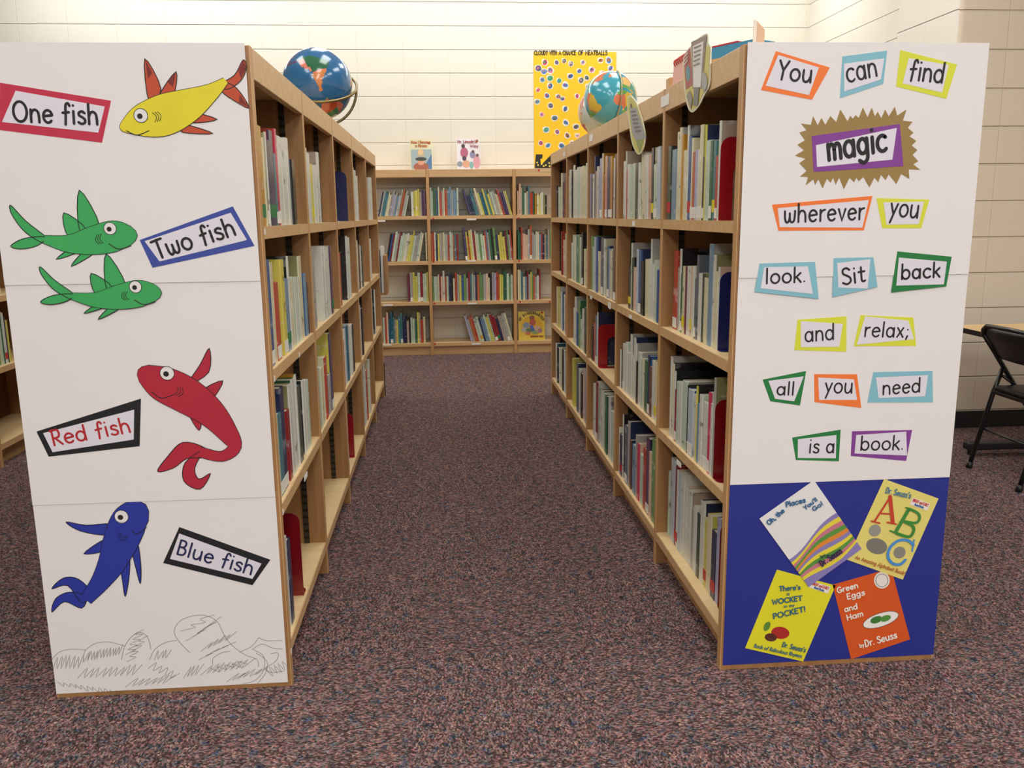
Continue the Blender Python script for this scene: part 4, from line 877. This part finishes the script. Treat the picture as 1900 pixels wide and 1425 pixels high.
def globe(c, r, label, sea, pal, rot, metal, ring_tilt, ring_dir, mount):
    ring_dir_on = ring_tilt is None
    c = Vector(c); t = thing('globe', (c.x, c.y, HT), label, 'globe', 'globes on the bookcase tops')
    sm = plain(sea, .16, coat=.6, grain=.03, name='globe_sea'); lm = land_mat(pal); nu, nv = 120, 70
    vs, fs, ms = [], [], []
    for j in range(nv+1):
        la = math.pi*(j/nv-.5)
        for i in range(nu):
            lo = 2*math.pi*i/nu; vs.append((math.cos(la)*math.cos(lo)*r, math.cos(la)*math.sin(lo)*r, math.sin(la)*r))
    for j in range(nv):
        for i in range(nu):
            fs.append((j*nu+i, j*nu+(i+1) % nu, (j+1)*nu+(i+1) % nu, (j+1)*nu+i))
            lon, lat = (360*(i+.5)/nu+180) % 360-180, -90+180*(j+.5)/nv; hit = on_land(lon, lat)
            if hit == 1: ms.append(2 if lat > -20 and lon > -72 - lat*.15 else 3 if lat < -24 else 4)
            else: ms.append(1 if hit else 0)
    lo, la, ro = [math.radians(q) for q in rot]     # map point turned to the aisle and how far north leans
    P0 = Vector((math.cos(la)*math.cos(lo), math.cos(la)*math.sin(lo), math.sin(la))); E0 = Vector((-math.sin(lo), math.cos(lo), 0)); N0 = P0.cross(E0)
    d = (Vector((0, 0, EYE))-c).normalized(); e1 = Vector((0, 0, 1)).cross(d).normalized(); n1 = d.cross(e1)
    e2, n2 = e1*math.cos(ro)+n1*math.sin(ro), n1*math.cos(ro)-e1*math.sin(ro)
    R = Matrix((d, e2, n2)).transposed() @ Matrix((P0, E0, N0))
    me = bpy.data.meshes.new('sphere'); me.from_pydata([R @ Vector(v) for v in vs], [], fs); 
    for q in (sm, lm, plain(pal[1], .16, coat=.6), plain(pal[2], .16, coat=.6), plain(pal[3], .16, coat=.6)): me.materials.append(q)
    me.polygons.foreach_set('material_index', ms); me.polygons.foreach_set('use_smooth', [True]*len(fs)); me.update()
    o = bpy.data.objects.new('map_ball', me); COL.objects.link(o); o.parent = t; o.location = c - Vector(t.location)
    mm = plain(metal, .3, metal=.85, grain=.03, name='globe_metal')
    # meridian arm from pole to pole, in the plane through the axis
    ax = (R @ Vector((0, 0, 1))).normalized(); side = Vector(ring_dir).normalized(); side = (side - ax*side.dot(ax)).normalized()
    b = MB()
    if ring_dir_on: b.tube([c + ax*(math.cos(a)*(r+.010)) + side*(math.sin(a)*(r+.010)) for a in [math.pi*i/30 for i in range(31)]], .0045, mm, 8); b.tube([c+ax*(r-.002), c+ax*(r+.010)], .004, mm, 8)
    if ring_dir_on: b.build('meridian_arm', t, smooth=True, origin=c)
    if ring_tilt is not None:
        n = (Matrix.Rotation(math.radians(ring_tilt[0]), 3, 'X') @ Matrix.Rotation(math.radians(ring_tilt[1]), 3, 'Y')) @ Vector((0, 0, 1))
        u = n.cross(Vector((0, 1, 0))).normalized(); v = n.cross(u)
        b = MB(); b.tube([c + (u*math.cos(a)+v*math.sin(a))*(r+.018) for a in [2*math.pi*i/48 for i in range(48)]], .0065, mm, 8, closed=True)
        b.build('horizon_ring', t, smooth=True, origin=c)
        b = MB(); b.tube([c + u*(math.cos(a)*(r+.018)*1.0) - Vector((0, 0, 1))*(math.sin(a)*(c.z-HT-.012)) for a in [math.pi*i/24 for i in range(25)]], .006, mm, 8)
        b.build('cradle_arm', t, smooth=True, origin=c)
    b = MB(); k = 32; prof = [(.0, HT+.001), (.085, HT+.001), (.085, HT+.008), (.06, HT+.014), (.014, HT+.018)] + ([(.009, c.z-r-.006)] if mount else []) + [(0, (c.z-r-.005) if mount else HT+.019)]
    for i in range(len(prof)-1):
        for j in range(k):
            a0, a1 = 2*math.pi*j/k, 2*math.pi*(j+1)/k; (r0, z0), (r1, z1) = prof[i], prof[i+1]
            q = [(c.x+r0*math.cos(a0), c.y+r0*math.sin(a0), z0), (c.x+r0*math.cos(a1), c.y+r0*math.sin(a1), z0), (c.x+r1*math.cos(a1), c.y+r1*math.sin(a1), z1), (c.x+r1*math.cos(a0), c.y+r1*math.sin(a0), z1)]
            b.face([p for n_, p in enumerate(q) if not (r0 == 0 and n_ == 1) and not (r1 == 0 and n_ == 3)], mm)
    b.build('base', t, smooth=True, origin=c)
GPAL = ['c4552f', '2f6b4c', 'd98a4a', 'e0806a', '6a3f66', '3f8a62', 'd9a05a']
globe((-.552, 4.13, 1.838), .157, 'large dark blue globe with a brass ring on top of the fish-poster bookcase', '2a6a9c', GPAL, (-72, -40, 27), '8c7a50', (32, 5), (1, 0, .3), False)
globe((.99, 5.17, 1.905), .155, 'bright turquoise globe on top of the word-poster bookcase, the nearer of its pair', '3f9fb4', ['e09a72', 'd8b84a', '6fa85a', 'd87a58', 'e8c07a', '5a9a8a'], (-22, 14, -14), 'b8a888', None, (.2, -1, 0), True)
globe((1.04, 5.72, 1.895), .155, 'pale grey-white globe standing behind the turquoise globe', 'c3cdc8', ['dcae6a', 'c86a5a', 'd8c08a', 'c98a6a'], (100, -10, 20), 'b8a888', None, (-.6, -1, 0), True)

# ------------------------------------------------------------------ signs and things lying on the rows
def card_x(name, pts, x, thick, mt): 
    fl = Flat((x, 0, 0), (0, -1, 0), (0, 0, 1), (-1, 0, 0), .0003); fl.flip = False; return fl
class CropX(Crop):
    def p(s, q): r = on_x(s.ox+q[0]/s.sc, s.oy+q[1]/s.sc, s.y); return (-r.y, r.z)
    def size(s, px): return px/s.sc*.0018
def xsign(C, outline, rim, fills, label, name='sign'):
    fl = card_x(name, None, C.y, 0, None)
    o = catmull(outline, 4, True); q = C(*o); cen = Vector((sum(a for a, _ in q)/len(q), sum(b_ for _, b_ in q)/len(q)))
    fl.slab(q, plain(rim, .5), .002)
    t = None
    for i, (pts, col, smooth) in enumerate(fills): fl.poly(C(*(catmull(pts, 4, True) if smooth else pts)), plain(col, .45, grain=.06), 8+i)
    ob = fl.build(name); 
    return tag(ob, label, 'sign', 'laminated signs hung on the bookcase front')
S1 = CropX(970, 60, 5.278, XR-.0015)
xsign(S1, [(1035,625),(1075,630),(1125,700),(1175,850),(1205,1000),(1195,1120),(1150,1195),(1110,1170),(1070,1070),(1045,900),(1028,740)], 'e2dfb8',
      [([(1042,640),(1072,642),(1118,715),(1166,860),(1192,1000),(1186,1110),(1150,1180),(1116,1155),(1080,1060),(1056,890),(1038,740)], 'c9c24a', True),
       ([(1052,735),(1118,740),(1218,1035),(1110,1060),(1078,985)], '9a9a9c', False), ([(1115,1060),(1190,1040),(1150,1175)], '8a9a50', False),
       ([(1058,700),(1075,700),(1080,735),(1062,735)], '5a4a30', False)] + [([(1062+k*9,770+k*38),(1110+k*10,765+k*38),(1112+k*10,778+k*38),(1064+k*9,783+k*38)], '5f5d62', False) for k in range(6)],
      'long oval yellow sign with a grey book picture hung on the word-poster bookcase front')
S2 = CropX(1180, 20, 5.088, XR-.0015)
xsign(S2, [(455,440),(520,335),(600,255),(680,215),(690,300),(712,350),(705,500),(700,700),(650,800),(600,900),(535,960),(490,900),(465,750),(455,600)], 'e6e2cc',
      [([(470,450),(690,330),(700,480),(690,690),(640,790),(590,890),(535,940),(500,880),(475,740)], 'd3c667', True),
       ([(458,432),(520,345),(545,700),(480,745)], 'b0504c', False), ([(485,545),(505,520),(520,580),(515,640),(500,670),(485,620)], '4f97a0', True),
       ([(532,295),(678,228),(635,730),(545,730)], '8f7a70', False), ([(548,335),(650,285),(622,720),(552,722)], 'e9e6e0', False),
       ([(635,600),(660,580),(685,640),(680,720),(655,760),(635,700)], 'a8a6a0', True), ([(560,735),(612,725),(595,890),(555,895)], '7f7d78', False), ([(490,800),(520,750),(550,830),(530,930)], '8d8878', False)]
      + [([(560,345+k*42),(632-k*3,318+k*42),(630-k*3,330+k*42),(562,358+k*42)], '77726c', False) for k in range(5)] + [([(468+k*2,440+k*34),(508,392+k*34),(509,402+k*34),(470+k*2,451+k*34)], 'e8dcd4', False) for k in range(3)],
      'big shield-shaped sign with red and grey book pictures hung beside the word poster')

bl = plain('3f8ab0', .5)
def quad_stack(z0, z1, mt, k=1.0, wide=.085):
    A, B_ = Vector((.793, 2.59)), Vector((.871, 2.45)); n = Vector((.874, .487))*wide; B_ = A+(B_-A)*k
    b = MB(); b.prism([(q.x, q.y, z0) for q in (A, B_, B_+n, A+n)], (0, 0, z1-z0), mt); return b
o = quad_stack(HT+.001, 1.688, WOODV).build('wooden_block', origin=(.85, 2.54, HT)); tag(o, 'flat wooden block under the blue book on top of the word-poster bookcase', 'block')
o = quad_stack(1.6885, 1.7195, bl).build('book', origin=(.85, 2.54, 1.69)); tag(o, 'thick blue book lying flat on top beside the word poster', 'book')
o = quad_stack(1.720, 1.7245, plain('b02c3c', .5), .6).build('book', origin=(.85, 2.54, 1.72)); tag(o, 'thin red book lying on the thick blue book', 'book')
b = MB(); b.box(.822, .843, 2.300, 2.303, HT+.001, 1.713, plain('d9b596', .6)); b.prism([(.822, 2.30, 1.713), (.843, 2.30, 1.713), (.822, 2.30, 1.734)], (0, .003, 0), plain('d9b596', .6)); b.prism([(.8135, 2.302, HT+.001), (.8215, 2.3, HT+.001), (.8215, 2.3, 1.735), (.8135, 2.302, 1.738)], (0, .003, 0), plain('e8dfd6', .6))
o = b.build('paper_placard', origin=(.83, 2.3, HT)); tag(o, 'small tan and white paper placard standing above the top edge of the word poster', 'placard')
t = thing('flip_chart', (.80, 2.87, HT), 'pink spiral-bound flip chart propped on top of the word-poster bookcase', 'flip chart')
b = MB(); b.prism([(.775, 2.74, HT+.001), (.775, 2.965, HT+.001), (.787, 2.985, HT+.10), (.787, 2.76, HT+.10)], (.010, 0, 0), plain('e2a99c', .6)); b.build('page_block', t, origin=(.79, 2.86, HT+.05))
b = MB(); rd = plain('c24038', .5)
for i in range(9):
    yy = 2.775+i*.0235; b.tube([(.790+.010*math.cos(a), yy, HT+.092+.011*math.sin(a)) for a in [2*math.pi*k/10 for k in range(10)]], .0024, rd, 6, closed=True)
b.build('spiral_binding', t, smooth=True, origin=(.79, 2.86, HT+.09))
o = boxpart('wooden_block', None, .775, .815, 2.995, 3.045, HT+.001, HT+.052, WOODV, .003); tag(o, 'small wooden block standing on the bookcase top beside the pink flip chart', 'block')

# ------------------------------------------------------------------ bulletin poster of paper spots
PY = YB-.003; MP = Crop(970, 60, 5.278, PY)
tp = thing('poster', (1.217, PY, 2.17), 'tall yellow wall poster covered with round coloured paper cutouts', 'poster')
fl = Flat((0, PY, 0), (1, 0, 0), (0, 0, 1), (0, -1, 0), .0005)
fl.slab([(.842, 1.664), (1.592, 1.664), (1.592, 2.672), (.842, 2.672)], plain('f3c414', .6, grain=.03), .001)
fl.poly(MP((118,1300),(128,1195),(195,1195),(190,1235),(172,1240),(178,1300),(260,1215),(330,1165),(330,1330),(118,1330)), INK, 3)
for (x, y) in [(140,1275),(150,1300),(185,1290),(205,1310),(258,1280),(262,1312),(225,1300)]:
    fl.disc(MP.p((x, y)), .008, plain('e6d84a', .6), 5, 8)
fl.build('backing_sheet', tp)
fl = Flat((0, PY-.0015, 0), (1, 0, 0), (0, 0, 1), (0, -1, 0), .0005)
for wd, a, c in [('CLOUDY', 112, 245), ('WITH', 262, 332), ('A', 352, 376), ('CHANCE', 392, 520), ('OF', 545, 590), ('MEATBALLS', 612, 828)]:
    fl.text(wd, MP.p((a, 222)), MP.p((c, 222)), .036, .007, INK, 1)
fl.build('title_lettering', tp)
SPOTS = [(215,295),(330,295),(403,280),(470,308),(588,295),(760,275),(840,275),(150,352),(205,385),(268,372),(552,380),(675,368),(858,352),(465,430),(190,465),(265,450),(355,475),(625,445),(570,470),(415,518),(267,525),(640,530),(148,565),(235,620),(345,628),(387,652),(530,625),(140,680),(270,718),(415,750),(185,805),(310,840),(420,885),(520,925),(228,955),(335,975),(435,1010),(532,1010),(175,1085),(245,1108),(380,1112),(480,1085),(775,400)]
SC_ = ['8a4a9a', 'd0405a', '3f7fc0', '3f9a5a', 'b86a3a', '5a5a6a', '2f5fa8', 'e07aa0', '6a4a3a', '4f9aa8']
for (x, y) in SPOTS:
    f2 = Flat((0, PY-.0015, 0), (1, 0, 0), (0, 0, 1), (0, -1, 0), .0005); c = MP.p((x, y)); r = random.uniform(.022, .034); ang = random.uniform(0, 3)
    f2.slab([(c[0]+r*(1+.12*math.sin(3*a+ang))*math.cos(a), c[1]+r*(1+.12*math.cos(2*a+ang))*math.sin(a)) for a in [2*math.pi*i/16 for i in range(16)]], plain('ece6d6', .6), .0006)
    f2.disc((c[0]+.002, c[1]), r*.80, plain(random.choice(SC_), .6, grain=.2), 2, 12, ry=r*random.uniform(.5, .75), rot=ang)
    f2.disc((c[0]-.003, c[1]+.003), r*.42, plain(random.choice(SC_), .6, grain=.2), 3, 8, ry=r*.3, rot=ang+1)
    if random.random() < .6: f2.stroke([(c[0]-r*.5, c[1]-r*.3), (c[0], c[1]+r*.5), (c[0]+r*.5, c[1]-r*.1)], .005, plain(random.choice(SC_+['ece6d6']), .6), 4)
    f2.build('paper_cutout', tp)

# ------------------------------------------------------------------ books shown face out
def face_book(x0, x1, y, z, h, lean, label, colour, draw, name='book'):
    t = thing(name, ((x0+x1)/2, y, z), label, 'book'); a = math.radians(lean)
    ey = Vector((0, math.sin(a), math.cos(a))); n = Vector((0, -math.cos(a), math.sin(a))); w_ = x1-x0
    fl = Flat((x0, y, z+.0005), (1, 0, 0), ey, n, .0004)
    fl.slab([(0, 0), (w_, 0), (w_, h), (0, h)], plain(colour, .35, coat=.3), .002); fl.W, fl.H = w_, h
    draw(fl); fl.build('front_cover', t, origin=((x0+x1)/2, y, z))
    p = Flat(Vector((x0, y, z+.0005))-n*.0085, (1, 0, 0), ey, n); p.slab([(.002, .002), (w_-.003, .002), (w_-.003, h-.003), (.002, h-.003)], PAGE, .0083); p.build('page_block', t, origin=((x0+x1)/2, y, z))
    p = Flat(Vector((x0, y, z+.0005))-n*.011, (1, 0, 0), ey, n); p.slab([(0, 0), (w_, 0), (w_, h), (0, h)], plain(colour, .35), .002); p.build('back_cover', t, origin=((x0+x1)/2, y, z))
def E_(fl, cx, cy, rx, ry, col, lay): fl.poly([(cx*fl.W+rx*fl.W*math.cos(a), cy*fl.H+ry*fl.H*math.sin(a)) for a in [2*math.pi*i/18 for i in range(18)]], plain(col, .4, grain=.08), lay)
def T_(fl, s, x0, x1, y, h, wd, col, lay=14): fl.text(s, (x0*fl.W, y*fl.H), (x1*fl.W, y*fl.H), h*fl.H, wd, plain(col, .4), lay)
def d1(fl):
    fl.poly([(.04*fl.W, .02*fl.H), (.96*fl.W, .02*fl.H), (.96*fl.W, .66*fl.H), (.04*fl.W, .66*fl.H)], plain('9fb2b4', .4, grain=.1), 6)
    fl.poly([(.55*fl.W, .02*fl.H), (.96*fl.W, .02*fl.H), (.96*fl.W, .52*fl.H)], plain('4f78a8', .4), 7)
    E_(fl, .48, .10, .34, .14, 'a05a3c', 8); E_(fl, .48, .25, .15, .10, 'd89a78', 9); E_(fl, .48, .35, .25, .06, '33402f', 10); E_(fl, .48, .58, .13, .09, 'e6c090', 9); E_(fl, .48, .48, .18, .05, 'c9b48a', 8); E_(fl, .85, .86, .05, .04, 'b8322c', 8)
    T_(fl, 'How I Became', .06, .92, .86, .075, .006, 'b8641f'); T_(fl, 'a Pirate', .24, .76, .74, .075, .006, 'b8641f')
def d2(fl):
    E_(fl, .32, .55, .17, .17, 'b8607a', 8); E_(fl, .28, .76, .08, .07, '4a3630', 9); E_(fl, .32, .36, .09, .08, '4a3a52', 8); E_(fl, .68, .48, .12, .12, '8a88a8', 8); E_(fl, .70, .58, .06, .05, '5a443a', 9); E_(fl, .85, .24, .15, .22, 'd898a4', 8); E_(fl, .88, .46, .07, .05, '6a5044', 9)
    E_(fl, .40, .18, .17, .12, 'd8a080', 9); E_(fl, .62, .14, .09, .12, '7fb0b0', 9); E_(fl, .12, .18, .12, .09, '8a98a0', 8); E_(fl, .88, .92, .06, .05, '8a5a2a', 8)
    T_(fl, "Mr. Lincoln's", .04, .86, .86, .085, .006, '9a4038'); T_(fl, 'Way', .58, .94, .72, .085, .006, '9a4038')
def d3(fl):
    E_(fl, .5, .48, .42, .36, 'd9a82c', 6)
    for (x, y, rx, ry, c) in [(.52,.78,.10,.08,'8a5a3a'),(.54,.62,.12,.12,'b8584a'),(.30,.52,.13,.10,'7f93a0'),(.22,.36,.11,.08,'a8a8a0'),(.40,.34,.12,.08,'5f7a52'),(.58,.36,.10,.07,'4a66a0'),(.72,.40,.12,.10,'c8a890'),(.82,.32,.09,.08,'a87a84'),(.36,.24,.09,.06,'c06a5a'),(.62,.26,.12,.06,'7a9a6a'),(.50,.46,.07,.06,'4a62b8')]: E_(fl, x, y, rx, ry, c, 8)
    L = 'MY KINDERGARTEN'
    for i, ch in enumerate(L):
        a = math.radians(152-124*i/(len(L)-1)); cx, cy = .5*fl.W+.46*fl.W*math.cos(a), .50*fl.H+.40*fl.H*math.sin(a)*1.02
        if ch != ' ':
            d = Vector((math.sin(a), -math.cos(a)))*fl.W*.026; fl.text(ch, (cx-d.x, cy-d.y), (cx+d.x, cy+d.y), .085*fl.H, .005, INK, 14)
    E_(fl, .90, .95, .05, .035, 'a8281f', 8); T_(fl, 'ROSEMARY WELLS', .46, .94, .10, .045, .004, '7a3a1c')
zt = HW+.0015
p0, p1 = on_y(761, 300, 7.87), on_y(803, 300, 7.87); face_book(p0.x, p1.x, 7.87, zt, .272, 9, 'face-out pirate picture book standing on the wall bookcase', 'e2dab2', d1)
p0, p1 = on_y(848, 300, 7.87), on_y(891, 300, 7.87); face_book(p0.x, p1.x, 7.87, zt, .272, 9, 'face-out white picture book with pink figures standing on the wall bookcase', 'e4dde2', d2)
p0, p1 = on_y(962, 600, 7.80), on_y(1011, 600, 7.80); face_book(p0.x, p1.x, 7.80, ZW[3]+.0018, .262, 7, 'yellow face-out picture book about kindergarten on the bottom shelf of the wall bookcase', 'dcc04a', d3)

# ------------------------------------------------------------------ tray box on the far end of the fish-poster bookcase
ye = YL+5*BAY+.001
tb = thing('tray_box', (-.57, ye+.1, .71), 'brown wooden tray box mounted on the far end of the fish-poster bookcase', 'tray')
boxpart('front_panel', tb, -.74, -.398, ye+.18, ye+.198, .715, .985, BROWNSHADE); boxpart('side_panel', tb, -.416, -.398, ye, ye+.1795, .715, .985, BROWNSHADE)
boxpart('floor_panel', tb, -.74, -.4165, ye, ye+.1795, .715, .73, BROWNSHADE); boxpart('side_panel', tb, -.74, -.722, ye, ye+.1795, .7305, .985, BROWNSHADE)
for i, (c, n_) in enumerate([('e4e6e4', 'white'), ('7f9fb4', 'blue')]):
    b = MB(); b.box(-.436-i*.024, -.419-i*.024, ye+.02, ye+.17, .7305, 1.045-.02*i, plain(c, .35, coat=.3)); o = b.build('book', origin=(-.43-i*.024, ye+.1, .7305)); tag(o, f'{n_} book standing in the tray box', 'book')

# ------------------------------------------------------------------ folding chair and table at the right
CHB = plain('121214', .35, coat=.2, grain=.03, name='black_enamel'); VIN = plain('17171a', .42, grain=.06, name='black_vinyl')
ch = thing('folding_chair', (2.75, 3.7, 0), 'black folding chair with padded back pulled up to the table', 'chair')
yA, yB_ = 3.905, 3.495      # far and near sides
for yy in (yA, yB_):
    b = MB(); b.tube([(2.575, yy, .66), (2.63, yy, .585), (2.76, yy, .40), (2.90, yy, .20), (3.03, yy, .012)], .0115, CHB, 10); b.tube([(3.03, yy, 0), (3.022, yy, .03)], .0145, blk, 10); b.build('front_leg', ch, smooth=True, origin=(2.8, yy, .3))
    b = MB(); y2 = yy+(-.018 if yy == yA else .018); b.tube([(2.675, y2, .495), (2.64, y2, .38), (2.553, y2, .012)], .011, CHB, 10); b.tube([(2.55, y2, 0), (2.558, y2, .03)], .0145, blk, 10); b.build('rear_leg', ch, smooth=True, origin=(2.6, y2, .25))
    b = MB(); y3 = yy+(-.030 if yy == yA else .030); b.tube([(2.672, y3, .46), (2.735, y3, .415), (2.765, y3, .40)], .007, CHB, 8); b.build('hinge_link', ch, smooth=True, origin=(2.7, y3, .43))
b = MB(); b.tube([(2.575, yA, .66), (2.567, yA-.006, .685), (2.563, yA-.035, .705), (2.562, 3.7, .708), (2.563, yB_+.035, .705), (2.567, yB_+.006, .685), (2.575, yB_, .66)], .0115, CHB, 10); b.build('top_rail', ch, smooth=True, origin=(2.565, 3.7, .7))
b = MB()        # curved padded back between the side tubes
rows = []
for k in range(9):
    z = .545+.155*k/8; x = 2.575+(.66-z)*.70 if z < .66 else 2.572-(z-.66)*.15
    rows.append([(x - .030*math.sin(math.pi*j/12)*.7, yB_+.012+(yA-yB_-.024)*j/12, z) for j in range(13)])
vs = [p for r_ in rows for p in r_]; n0 = len(vs); vs += [(x+.022, y, z) for x, y, z in vs]
fs = []
for k in range(8):
    for j in range(12):
        a = k*13+j; fs += [(a, a+1, a+14, a+13), (n0+a, n0+a+13, n0+a+14, n0+a+1)]
for k in range(8): fs += [(k*13, (k+1)*13, n0+(k+1)*13, n0+k*13), (k*13+12, n0+k*13+12, n0+(k+1)*13+12, (k+1)*13+12)]
for j in range(12): fs += [(j, n0+j, n0+j+1, j+1), (104+j, 105+j, n0+105+j, n0+104+j)]
b.mesh(vs, fs, VIN); b.build('backrest', ch, smooth=True, origin=(2.6, 3.7, .62))
b = MB(); b.box(2.63, 3.02, yB_+.035, yA-.035, .392, .418, VIN, .012); b.build('seat', ch, origin=(2.83, 3.7, .4))
b = MB(); b.box(2.625, 3.025, yB_+.030, yA-.030, .374, .3915, CHB, .003); b.build('seat_frame', ch, origin=(2.83, 3.7, .38))
for (x, z) in ((2.601, .20), (2.915, .18)):
    b = MB(); d = .018 if x < 2.7 else 0; b.tube([(x, yA-d, z), (x, yB_+d, z)], .006, CHB, 8); b.build('stretcher', ch, smooth=True, origin=(x, 3.7, z))
tt = thing('table', (3.1, 3.6, 0), 'work table with pale wood top and black edge against the block wall', 'table')
TZ = .655; tx0, tx1, ty0, ty1 = 2.64, 3.42, 2.85, 4.30
boxpart('table_top', tt, tx0+.004, tx1-.004, ty0+.004, ty1-.004, TZ-.022, TZ, wood_mat('pale_laminate', 'e2c08c', 'd4ae78'), .001)
b = MB()
for (a0, a1, b0, b1) in ((tx0, tx0+.0035, ty0, ty1), (tx1-.0035, tx1, ty0, ty1), (tx0+.004, tx1-.004, ty0, ty0+.0035), (tx0+.004, tx1-.004, ty1-.0035, ty1)): b.box(a0, a1, b0, b1, TZ-.026, TZ-.001, blk)
b.build('edge_band', tt, origin=(3.0, 3.6, TZ))
for yy in (4.11, 3.04):
    b = MB(); b.box(tx0+.03, tx1-.03, yy-.03, yy+.03, .028, .065, blk, .006); b.tube([(tx0+.06, yy, 0), (tx0+.06, yy, .03)], .016, STEEL, 10); b.tube([(tx1-.06, yy, 0), (tx1-.06, yy, .03)], .016, STEEL, 10); b.build('foot_bar', tt, origin=(3.0, yy, .03))
    b = MB(); b.box(3.12, 3.20, yy-.02, yy+.02, .0655, TZ-.027, blk, .004); b.build('leg', tt, origin=(3.16, yy, .3))
